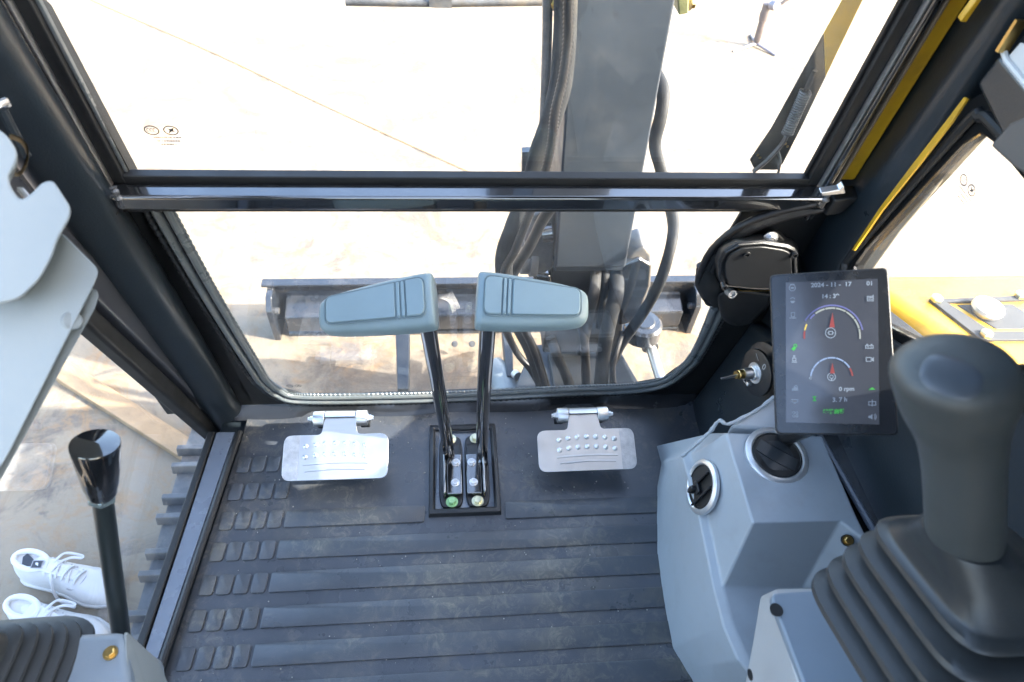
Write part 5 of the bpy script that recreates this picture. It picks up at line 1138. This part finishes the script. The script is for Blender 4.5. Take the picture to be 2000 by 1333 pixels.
for x in (xl_, xr_):
    pr = [(0.028, zt_ - 0.013), (-0.05, zt_ - 0.015), (-0.085, zt_ - 0.06), (-0.07, zb2 - 0.05), (-0.02, zb2 - 0.08), (0.05, zb2 - 0.02)]
    sg = 1 if x < 0 else -1
    b = B(); b.ext(rpoly([Vector((x, yb0 + y, z)) for y, z in pr], 0.01, 3), (0.022 * sg, 0, 0)); b.obj('end_plate', 'blade', bl, bevel=0.003)
    b = B(); b.lathe(Vector((x + 0.022 * sg, yb0 - 0.045, zt_ - 0.09)), (sg, 0, 0), [(0.012, 0), (0.012, 0.012), (0, 0.013)], 16); b.obj('end_pin', 'cast', bl)
# streaked sticker-like wear marks on the beam behind the right rod of the left handle
stc = Py(875, 590, yb0 - 0.070)
for k in range(9):
    b = B(); q0 = Py(858 + 3.0 * k, 582 - 1.5 * k, yb0 - 0.068); q1 = Py(876 + 2.6 * k, 590 + 1.0 * k, yb0 - 0.068); q2 = Py(884 + 1.2 * k, 612 - 1.0 * k, yb0 - 0.068)
    b.tube([q0, q1, q2], lambda t: 0.0003 + 0.0007 * math.sin(PI * t), 6, smooth=6); b.obj('scratch_mark', 'whiteprint', bl)
# push arms
for pts, z0, nm in (([(772, 640), (800, 640), (798, 760), (776, 760)], -0.42, 'push_arm'), ([(980, 640), (1000, 640), (1003, 735), (990, 735)], -0.40, 'push_arm')):
    b = B(); P_ = [Pz(x, y, z0) for x, y in pts]; b.ext(P_, (0, 0, -0.05)); b.obj(nm, 'boom', bl, bevel=0.004)
b = B(); b.tube([Pz(960, 720, -0.45), Pz(985, 745, -0.45), Pz(992, 775, -0.45)], 0.045, 18, smooth=5); b.obj('lift_cylinder_cap', 'armrest', bl)
b = B(); b.lathe(Pz(1005, 730, -0.40), (0.4, -0.8, 0.3), [(0.014, 0), (0.014, 0.02), (0, 0.02)], 18); b.obj('pin_head', 'zincdull', bl)
for x in (888, 922):
    b = B(); c_ = Pz(x, 672, -0.60); b.lathe(c_, (0, -0.7, 0.7), [(0.012, 0), (0.012, 0.005), (0.007, 0.005), (0.007, 0.010), (0, 0.010)], 20); b.obj('grease_plug', 'cast', bl)

# ================================================================== TRACKS
def track(x0, x1, label, vis):
    yf, yr, zt2, rd = 1.24, -0.9, -0.27, 0.20
    t = thing('crawler_track', label, 'track', ((x0 + x1) / 2, 0.2, GZ), 'rubber crawler tracks')
    zc = (zt2 + GZ) / 2; rd = (zt2 - GZ) / 2 - 0.012
    def loop(off):
        o = []
        for k in range(13): a = PI / 2 - PI * k / 12; o.append((yf - rd + (rd + off) * math.cos(a), zc + (rd + off) * math.sin(a)))
        for k in range(13): a = -PI / 2 - PI * k / 12; o.append((yr + rd + (rd + off) * math.cos(a), zc + (rd + off) * math.sin(a)))
        return o
    O, I = loop(0.0), loop(-0.03)
    b = B(); b.loft([[Vector((x0, y, z)) for y, z in O], [Vector((x1, y, z)) for y, z in O], [Vector((x1, y, z)) for y, z in I], [Vector((x0, y, z)) for y, z in I]], loop=True); b.obj('belt', 'trackm', t)
    b = B(); b.box(((x0 + x1) / 2, (yf + yr) / 2, zc), (abs(x1 - x0) * 0.55, yf - yr - 0.3, 0.16)); b.obj('track_frame', 'boom', t, bevel=0.01)
    # lugs: raised bars all round, in pairs as the photo shows
    per = 0; 
    # top run lugs
    y = yf - rd - 0.02; k = 0
    while y > yr + rd:
        b = B(); wv = 0.011; h = 0.016
        b.loft([[Vector((x0 - 0.012, y - wv, zt2 - 0.013)), Vector((x1, y - wv, zt2 - 0.013)), Vector((x1, y + wv, zt2 - 0.013)), Vector((x0 - 0.012, y + wv, zt2 - 0.013))],
                [Vector((x0 - 0.009, y - wv * .6, zt2 + h)), Vector((x1, y - wv * .6, zt2 + h)), Vector((x1, y + wv * .6, zt2 + h)), Vector((x0 - 0.009, y + wv * .6, zt2 + h))]])
        b.obj('lug', 'trackm', t, bevel=0.003); y -= 0.052 if k % 2 == 0 else 0.088; k += 1
    for k in range(1, 8):
        a = PI / 2 - PI * k / 8; cy = yf - rd + rd * math.cos(a); cz = zc + rd * math.sin(a); rdv = Vector((0, math.cos(a), math.sin(a))); tg = Vector((0, -math.sin(a), math.cos(a)))
        b = B(); c_ = Vector(((x0 + x1) / 2, cy, cz)) + rdv * 0.010; b.box(c_, (abs(x1 - x0) + 0.004, 0.032, 0.036), (1, 0, 0), tg); b.obj('lug', 'trackm', t, bevel=0.003)
    return t
tl = track(-0.688, -0.365, 'left rubber crawler track with pale ribs beside the door sill', 1)
track(0.385, 0.685, 'right rubber crawler track, only a corner showing past the swing cylinder', 0)
b = B(); b.box((0.01, 0.3, -0.42), (0.74, 1.2, 0.22)); b.cyl((0.01, 0.1, -0.31), (0, 0, 1), 0.34, 0.12, 40)
tag(b.obj('undercarriage', 'boom', bevel=0.01), 'dark undercarriage frame hidden between the two tracks under the cab', 'chassis')
# upper machine deck and bonnet on the right
ud = thing('engine_bonnet', 'yellow engine bonnet beside the right window, sunlit, carrying a grey hatch', 'bonnet', (1.0, 0.5, -0.2))
zh = 0.35
hd_px = [(1756, 546), (2300, 540), (2500, 900), (1985, 790), (1830, 655), (1746, 592)]
h0, h1 = Pz(1722, 548, zh), Pz(2300, 540, zh)
hA = Pz(1735, 560, zh); hB = Pz(1735, 588, zh); hC = Pz(1830, 652, zh); hD = Pz(1995, 782, zh)
top_ = [Vector((0.80, hA.y + 0.05, zh)), Vector((1.45, hA.y + 0.05, zh)), Vector((1.45, 0.1, zh)), Vector((hD.x, hD.y, zh)), Vector((hC.x, hC.y, zh)), Vector((hB.x, hB.y, zh))]
b = B(); bot = [Vector((p.x + (-0.0 if i in (0, 3, 4, 5) else 0.02), p.y + (0.03 if i < 2 else 0), -0.30)) for i, p in enumerate(top_)]
b.loft([bot, top_]); b.obj('body', 'yellow', ud, bevel=0.035, seg=6)
# black gap strip between cab and bonnet
b = B(); b.ext([hB + Vector((-0.005, 0, -0.01)), hC + Vector((-0.012, -0.008, -0.01)), hD + Vector((-0.014, -0.01, -0.01)), hD + Vector((-0.09, -0.04, -0.02)), hB + Vector((-0.08, -0.04, -0.02))], (0, 0, -0.2)); b.obj('side_gap_panel', 'black', ud, bevel=0.004)
ht = thing('fuel_hatch', 'grey recessed metal hatch plate with yellow-capped bolts on the yellow bonnet', 'hatch', Pz(1920, 620, zh))
zz_ = zh + 0.006
o4 = [Pz(1815, 584, zz_), Pz(1918, 664, zz_), Pz(2140, 664, zz_), Pz(2060, 575, zz_)]; i4 = [Pz(1850, 590, zz_), Pz(1938, 647, zz_), Pz(2100, 647, zz_), Pz(2030, 585, zz_)]
plm = mat('hatch_grey', (0.075, 0.078, 0.082), 0.6, spec=0.2, bump=0.2)
b = B(); b.strip(o4, i4, (0, 0, -0.010)); b.obj('plate', plm, ht, bevel=0.002)
b = B(); b.ext([p + Vector((0, 0, -0.018)) for p in i4], (0, 0, -0.004)); b.obj('recess', plm, ht)
i5 = [Pz(1870, 592, zz_), Pz(1948, 640, zz_), Pz(2060, 640, zz_), Pz(1980, 590, zz_)]
b = B(); b.ext([p + Vector((0, 0, -0.004)) for p in i5], (0, 0, -0.014)); b.obj('inner_step', plm, ht, bevel=0.003)
for x, y in ((1828, 586), (1925, 655), (1992, 579)):
    b = B(); b.lathe(Pz(x, y, zz_), (0, 0, 1), [(0.012, 0), (0.012, 0.006), (0.009, 0.009), (0, 0.010)], 6); b.obj('bolt', 'yzinc', ht)
fc = Pz(1928, 604, zh + 0.012)
b = B(); b.lathe(fc - Vector((0, 0, 0.01)), (0, 0, 1), [(0.022, 0), (0.026, 0.004), (0.030, 0.012), (0.028, 0.019), (0.020, 0.023), (0, 0.024)], 36); b.obj('cap', 'chrome', ht)

# ================================================================== WIPER ARM
wa = thing('wiper', 'flat wiper arm outside the right part of the glass, black below and yellow above', 'wiper', Pw(1500, 330, 0.04))
def arm(y, side): # left and right edges by photo row
    tl_ = (330 - y) / 330.0
    return (1467 + 213 * tl_) if side < 0 else (1536 + 214 * tl_)
def aL(y): return 1464 + (326 - y) * 0.552
def aR(y): return 1528 + (326 - y) * 0.483
rows_ = [(332, 1474, 332, 1520), (312, 1464, 318, 1530), (250, aL(250), 250, aR(250)), (180, aL(180), 200, aR(200)), (62, aL(62), 150, aR(150))]
b = B(); b.loft([[Pw(xa, ya, 0.045), Pw(xb, yb, 0.045), Pw(xb, yb, 0.055), Pw(xa, ya, 0.055)] for ya, xa, yb, xb in rows_]); b.obj('black_arm', mat('worn_black_arm', (0.040, 0.042, 0.040), 0.45, bump=0.4, bscale=200, var=0.2, vscale=30), wa, bevel=0.002)
b = B(); b.loft([[Pw(aL(ya), ya, 0.044), Pw(aR(yb), yb, 0.044), Pw(aR(yb), yb, 0.056), Pw(aL(ya), ya, 0.056)] for ya, yb in ((64, 152), (0, 60), (-120, -60))]); b.obj('yellow_arm', 'yellow', wa, bevel=0.002)
# coil spring
cp0, cp1 = Pw(1537, 262, 0.038), Pw(1574, 178, 0.038); ln = (cp1 - cp0); dv = ln.normalized(); sa = dv.orthogonal().normalized(); sb2 = dv.cross(sa)
b = B(); b.tube([cp0 + ln * (k / 260) + sa * 0.0075 * math.cos(k * 2 * PI / 14) + sb2 * 0.0075 * math.sin(k * 2 * PI / 14) for k in range(261)], 0.0015, 6); b.obj('coil_spring', 'cast', wa)
b = B(); b.tube([Pw(1472, 335, 0.04), Pw(1500, 312, 0.036), Pw(1530, 278, 0.036), Pw(1539, 257, 0.038)], 0.0035, 8, smooth=6); b.obj('cable', 'cast', wa)
b = B(); b.tube([Pw(1520, 338, 0.04), Pw(1524, 315, 0.036), Pw(1520, 290, 0.036), Pw(1536, 272, 0.038)], 0.002, 8, smooth=6); b.obj('cable', 'trim', wa)
b = B(); b.tube([Pw(1592, 138, 0.040), Pw(1570, 186, 0.040)], 0.0035, 8); b.obj('inner_rod', 'black', wa)
for x, y in ((1480, 305), (1534, 283)):
    for k in (0, 1):
        b = B(); b.lathe(Pw(x + 4 * k, y + 5 * k - 2, 0.044), -NW, [(0.0022, 0), (0.0022, 0.001), (0, 0.001)], 10); b.obj('rivet', 'brass', wa)
# second thin bracket glimpsed at the upper right corner behind the frame
b = B(); b.ext([Pw(1900, -10, -0.06), Pw(1925, -30, -0.06), Pw(1880, 36, -0.06), Pw(1868, 34, -0.06)], NW * -0.01); b.obj('painted_clip', 'yellow', cab, bevel=0.002)

# ================================================================== THINGS ON THE GROUND
# timber strip
tb = [Pz(128, 702, GZ + 0.03), Pz(104, 736, GZ + 0.03), Pz(372, 906, GZ + 0.03), Pz(392, 868, GZ + 0.03)]
b = B(); b.ext(tb, (0, 0, -0.03)); tag(b.obj('plank', 'timber', bevel=0.004), 'pale timber plank lying on the ground outside the door', 'plank')
# orange line
b = B(); pts = [Pz(170, -5, GZ + 0.006), Pz(205, 12, GZ + 0.006), Pz(420, 105, GZ + 0.006), Pz(620, 200, GZ + 0.006), Pz(800, 283, GZ + 0.006), Pz(930, 342, GZ + 0.006), Pz(1010, 378, GZ + 0.006)]
b.tube(catmull(pts, 8), 0.0030, 6); tag(b.obj('rope', 'orange'), 'thin orange rope stretched diagonally over the pale ground', 'rope')
# gimbal tripod
gm = thing('gimbal_stand', 'dark handheld camera gimbal on small folding legs, upper right on the ground', 'gimbal', Pz(1478, 84, GZ))
g0 = Pz(1478, 82, GZ + 0.03); gy = g0.y
g1 = Py(1500, 5, gy)
b = B(); ax = (g1 - g0).normalized(); L0 = (g1 - g0).length
b.lathe(g0, ax, [(0.020, 0), (0.024, 0.01), (0.024, L0 * 0.55), (0.029, L0 * 0.56), (0.031, L0 * 0.72), (0.027, L0 * 0.80), (0.028, L0 * 0.97), (0, L0)], 20); b.obj('handle', 'grime', gm)
for tx, ty in ((1432, 101), (1515, 109), (1466, 68)):
    e_ = Pz(tx, ty, GZ + 0.006); b = B(); b.tube([g0 + Vector((0, 0, -0.01)), e_], lambda q: 0.011 - 0.003 * q, 10); b.obj('leg', 'tripl', gm)
b = B(); m0 = Py(1508, 10, gy - 0.03); b.lathe(m0, (0.3, -1, 0.2), [(0.030, 0), (0.032, 0.02), (0.026, 0.045), (0, 0.05)], 20); b.obj('motor', 'tripl', gm)
b = B(); b.tube([m0, Py(1522, 10, gy), Py(1532, 3, gy), Py(1545, -8, gy), Py(1560, -40, gy)], 0.011, 10, smooth=5); b.obj('arm', 'grime', gm)
b = B(); b.box(Py(1545, -30, gy), (0.18, 0.04, 0.10)); b.obj('phone_clamp', 'grime', gm, bevel=0.01)

# ================================================================== SNEAKERS
def sneaker(heel_px, toe_px, label, mirror=1, patch=True):
    hz = GZ
    h = Pz(*heel_px, hz + 0.02); tpt = Pz(*toe_px, hz + 0.02); h.z = hz; tpt.z = hz
    t = thing('sneaker', label, 'shoe', (h + tpt) / 2, 'white sneakers outside the door')
    f_ = (tpt - h); L = f_.length; f_.normalize(); s_ = Vector((-f_.y, f_.x, 0)) * mirror; Z = Vector((0, 0, 1))
    def P(a, w, z): return h + f_ * (a * L) + s_ * w + Z * z
    # outline half widths along the length: (a, inner, outer)
    st = [(0.0, -0.012, 0.012), (0.02, -0.028, 0.028), (0.08, -0.035, 0.036), (0.2, -0.036, 0.038), (0.35, -0.035, 0.038), (0.5, -0.038, 0.042), (0.62, -0.045, 0.048), (0.74, -0.049, 0.050), (0.85, -0.046, 0.044), (0.93, -0.037, 0.033), (0.98, -0.022, 0.018), (1.0, -0.008, 0.006)]
    rings = []
    for a, w0, w1 in st: rings.append([P(a, w0 - 0.004, 0.004), P(a, w1 + 0.004, 0.004), P(a, w1 + 0.005, 0.022), P(a, w0 - 0.005, 0.022)])
    b = B(); b.loft(rings); b.obj('sole', 'sole', t, bevel=0.006, seg=3)
    hts = [0.070, 0.088, 0.098, 0.102, 0.100, 0.092, 0.078, 0.066, 0.058, 0.048, 0.036, 0.026]
    b = B(); rings = []
    for (a, w0, w1), hh in zip(st, hts):
        c = (w0 + w1) / 2; hw = (w1 - w0) / 2; r_ = []
        for k in range(17):
            q = PI * k / 16; e = 0.62 if a < 0.5 else 0.75
            r_.append(P(a, c - hw * math.copysign(abs(math.cos(q)) ** e, math.cos(q)) * (1 - 0.18 * math.sin(q)), 0.018 + (hh - 0.018) * (math.sin(q) ** 0.8)))
        rings.append(r_)
    b.loft(rings); up_ = b.obj('upper', 'rubw', t, angle=80)
    # collar opening: padded ring and dark lining
    cr_ = [P(0.20 + 0.155 * math.cos(q), 0.001 + 0.024 * math.sin(q), 0.104 - 0.004 * math.cos(q) ) for q in [2 * PI * k / 20 for k in range(20)]]
    b = B(); b.tube(cr_, 0.0075, 10, closed=True); b.obj('collar', 'rubw', t)
    b = B(); b.ext([p + Z * -0.003 for p in cr_], Z * -0.001); b.obj('lining', 'sole', t)
    if patch:
        b = B(); b.ext([P(0.16, -0.018, 0.105), P(0.27, -0.012, 0.105), P(0.22, 0.006, 0.105), P(0.13, 0.016, 0.105), P(0.115, 0.004, 0.105)], Z * 0.0008); b.obj('insole_patch', 'navy', t)
        tg = [P(0.265, -0.018, 0.110), P(0.345, -0.012, 0.110), P(0.325, 0.006, 0.110), P(0.245, 0.000, 0.110)]
        b = B(); b.ext(tg, Z * 0.0008); b.obj('tongue_tab', 'navy', t)
        cgt = sum(tg, Vector()) / 4
        b = B(); b.ext([cgt + (p - cgt) * 1.22 + Z * -0.0006 for p in tg], Z * 0.0005); b.obj('tab_edge', 'stitch', t)
        b = B(); b.ext([cgt + f_ * 0.006 + s_ * -0.004 + Z * 0.001, cgt + f_ * 0.001 + s_ * 0.004 + Z * 0.001, cgt - f_ * 0.006 + s_ * 0.003 + Z * 0.001, cgt - f_ * 0.003 - s_ * 0.002 + Z * 0.001], Z * 0.0006); b.obj('tab_print', 'rubw', t)
    def topz(a):
        for i in range(len(st) - 1):
            if st[i][0] <= a <= st[i + 1][0]:
                k = (a - st[i][0]) / (st[i + 1][0] - st[i][0]); return hts[i] * (1 - k) + hts[i + 1] * k
        return 0.05
    b = B(); b.loft([[P(0.26, -0.018, topz(0.26) + 0.008), P(0.26, 0.018, topz(0.26) + 0.008), P(0.26, 0.018, topz(0.26)), P(0.26, -0.018, topz(0.26))], [P(0.42, -0.019, topz(0.42) + 0.006), P(0.42, 0.019, topz(0.42) + 0.006), P(0.42, 0.019, topz(0.42) - 0.004), P(0.42, -0.019, topz(0.42) - 0.004)], [P(0.64, -0.014, topz(0.64) + 0.003), P(0.64, 0.014, topz(0.64) + 0.003), P(0.64, 0.014, topz(0.64) - 0.006), P(0.64, -0.014, topz(0.64) - 0.006)]]); b.obj('tongue', 'rubw', t, bevel=0.004, seg=3)
    for k in range(6):
        a = 0.38 + 0.052 * k; z = topz(a) + 0.006; w = 0.021 - 0.0008 * k
        sgn = 1 if k % 2 else -1
        b = B(); b.tube([P(a, -w - 0.004, z - 0.010), P(a + 0.006 * sgn, -w * 0.5, z - 0.001), P(a + 0.02 * sgn, w * 0.5, z), P(a + 0.026 * sgn, w + 0.004, z - 0.010)], 0.0036, 8, flat=0.5, up=(0, 0, 1), smooth=4); b.obj('lace', 'lace', t)
        for sg in (-1, 1):
            b = B(); b.lathe(P(a, sg * (w + 0.004), z - 0.0095), Vector((0, 0, 1)) + s_ * sg * 0.6, [(0.0022, 0), (0.0022, 0.0006), (0, 0.0006)], 8); b.obj('eyelet', 'stitch', t)
    for loopp in ([(0.40, 0.0, 0.004), (0.42, 0.028, 0.006), (0.44, 0.046, -0.004), (0.56, 0.052, -0.014), (0.58, 0.045, -0.012), (0.50, 0.036, -0.004), (0.41, 0.004, 0.005)], [(0.42, 0.0, 0.004), (0.46, -0.03, -0.006), (0.49, -0.052, -0.05), (0.54, -0.058, -0.078), (0.66, -0.060, -0.085)]):
        b = B(); b.tube([P(a, w, topz(0.42) + z) for a, w, z in loopp], 0.0038, 8, flat=0.4, up=(0, 0, 1), smooth=6); b.obj('lace', 'lace', t)
    # toe cap seam
    sm = [P(0.60 + 0.10 * math.cos(q), 0.034 * math.sin(q), topz(0.60 + 0.10 * math.cos(q)) - 0.0025 - 0.020 * abs(math.sin(q)) ** 2.5 + 0.002) for q in [-PI * 0.55 + PI * 1.1 * k / 16 for k in range(17)]]
    b = B(); b.tube(sm, 0.0013, 6); b.obj('seam', 'stitch', t)
    return t
sneaker((50, 1112), (236, 1160), 'white lace-up sneaker with dark tongue tab, the one nearer the plank', 1, True)
sneaker((38, 1198), (214, 1262), 'white lace-up sneaker partly hidden by the pleated boot', 1, False)

# fine dust specks on the mat: real little grains
b = B(); random.seed(3)
for k in range(260):
    x = random.uniform(-0.44, 0.38); y = random.uniform(0.35, 0.90); r = random.uniform(0.0004, 0.0010)
    if -0.05 < x < 0.10 and 0.66 < y < 0.89: continue
    z = mz(x, y) + 0.0006 + (0.0045 if True else 0)
    z = mz(x, y) + 0.0003
    b.box((x, y, z + r), (r * 2, r * 2, r * 1.6), (random.uniform(-1, 1), random.uniform(-1, 1), 0.1), (0, 0.3, 1))
g = b.obj('grit', mat('pale_grit', (0.55, 0.52, 0.46), 0.8)); tag(g, 'pale grains of grit scattered over the rubber mat', 'grit', kind='stuff')

# ================================================================== SUPPORTS just behind the lower edge of the picture
b = B(); b.box((0.700, -0.37, 0.70), (0.030, 0.86, 1.54)); b.box((0.700, 0.20, 0.12), (0.030, 0.26, 0.36)); b.obj('side_wall', 'cab', cab)
b = B(); b.box((0.47, 0.10, 0.19), (0.22, 0.24, 0.36)); b.obj('pedestal', 'consoled', jb, bevel=0.01)
b = B(); b.box((-0.43, 0.10, 0.18), (0.12, 0.22, 0.34)); b.obj('pedestal', 'consoled', lb2, bevel=0.01)
b = B(); b.tube([Vector((-0.44, 0.05, 0.30)), Vector((-0.46, 0.10, 0.50)), Vector((-0.44, 0.22, 0.66))], 0.03, 14, smooth=6); b.obj('support_arm', 'cab', lc)
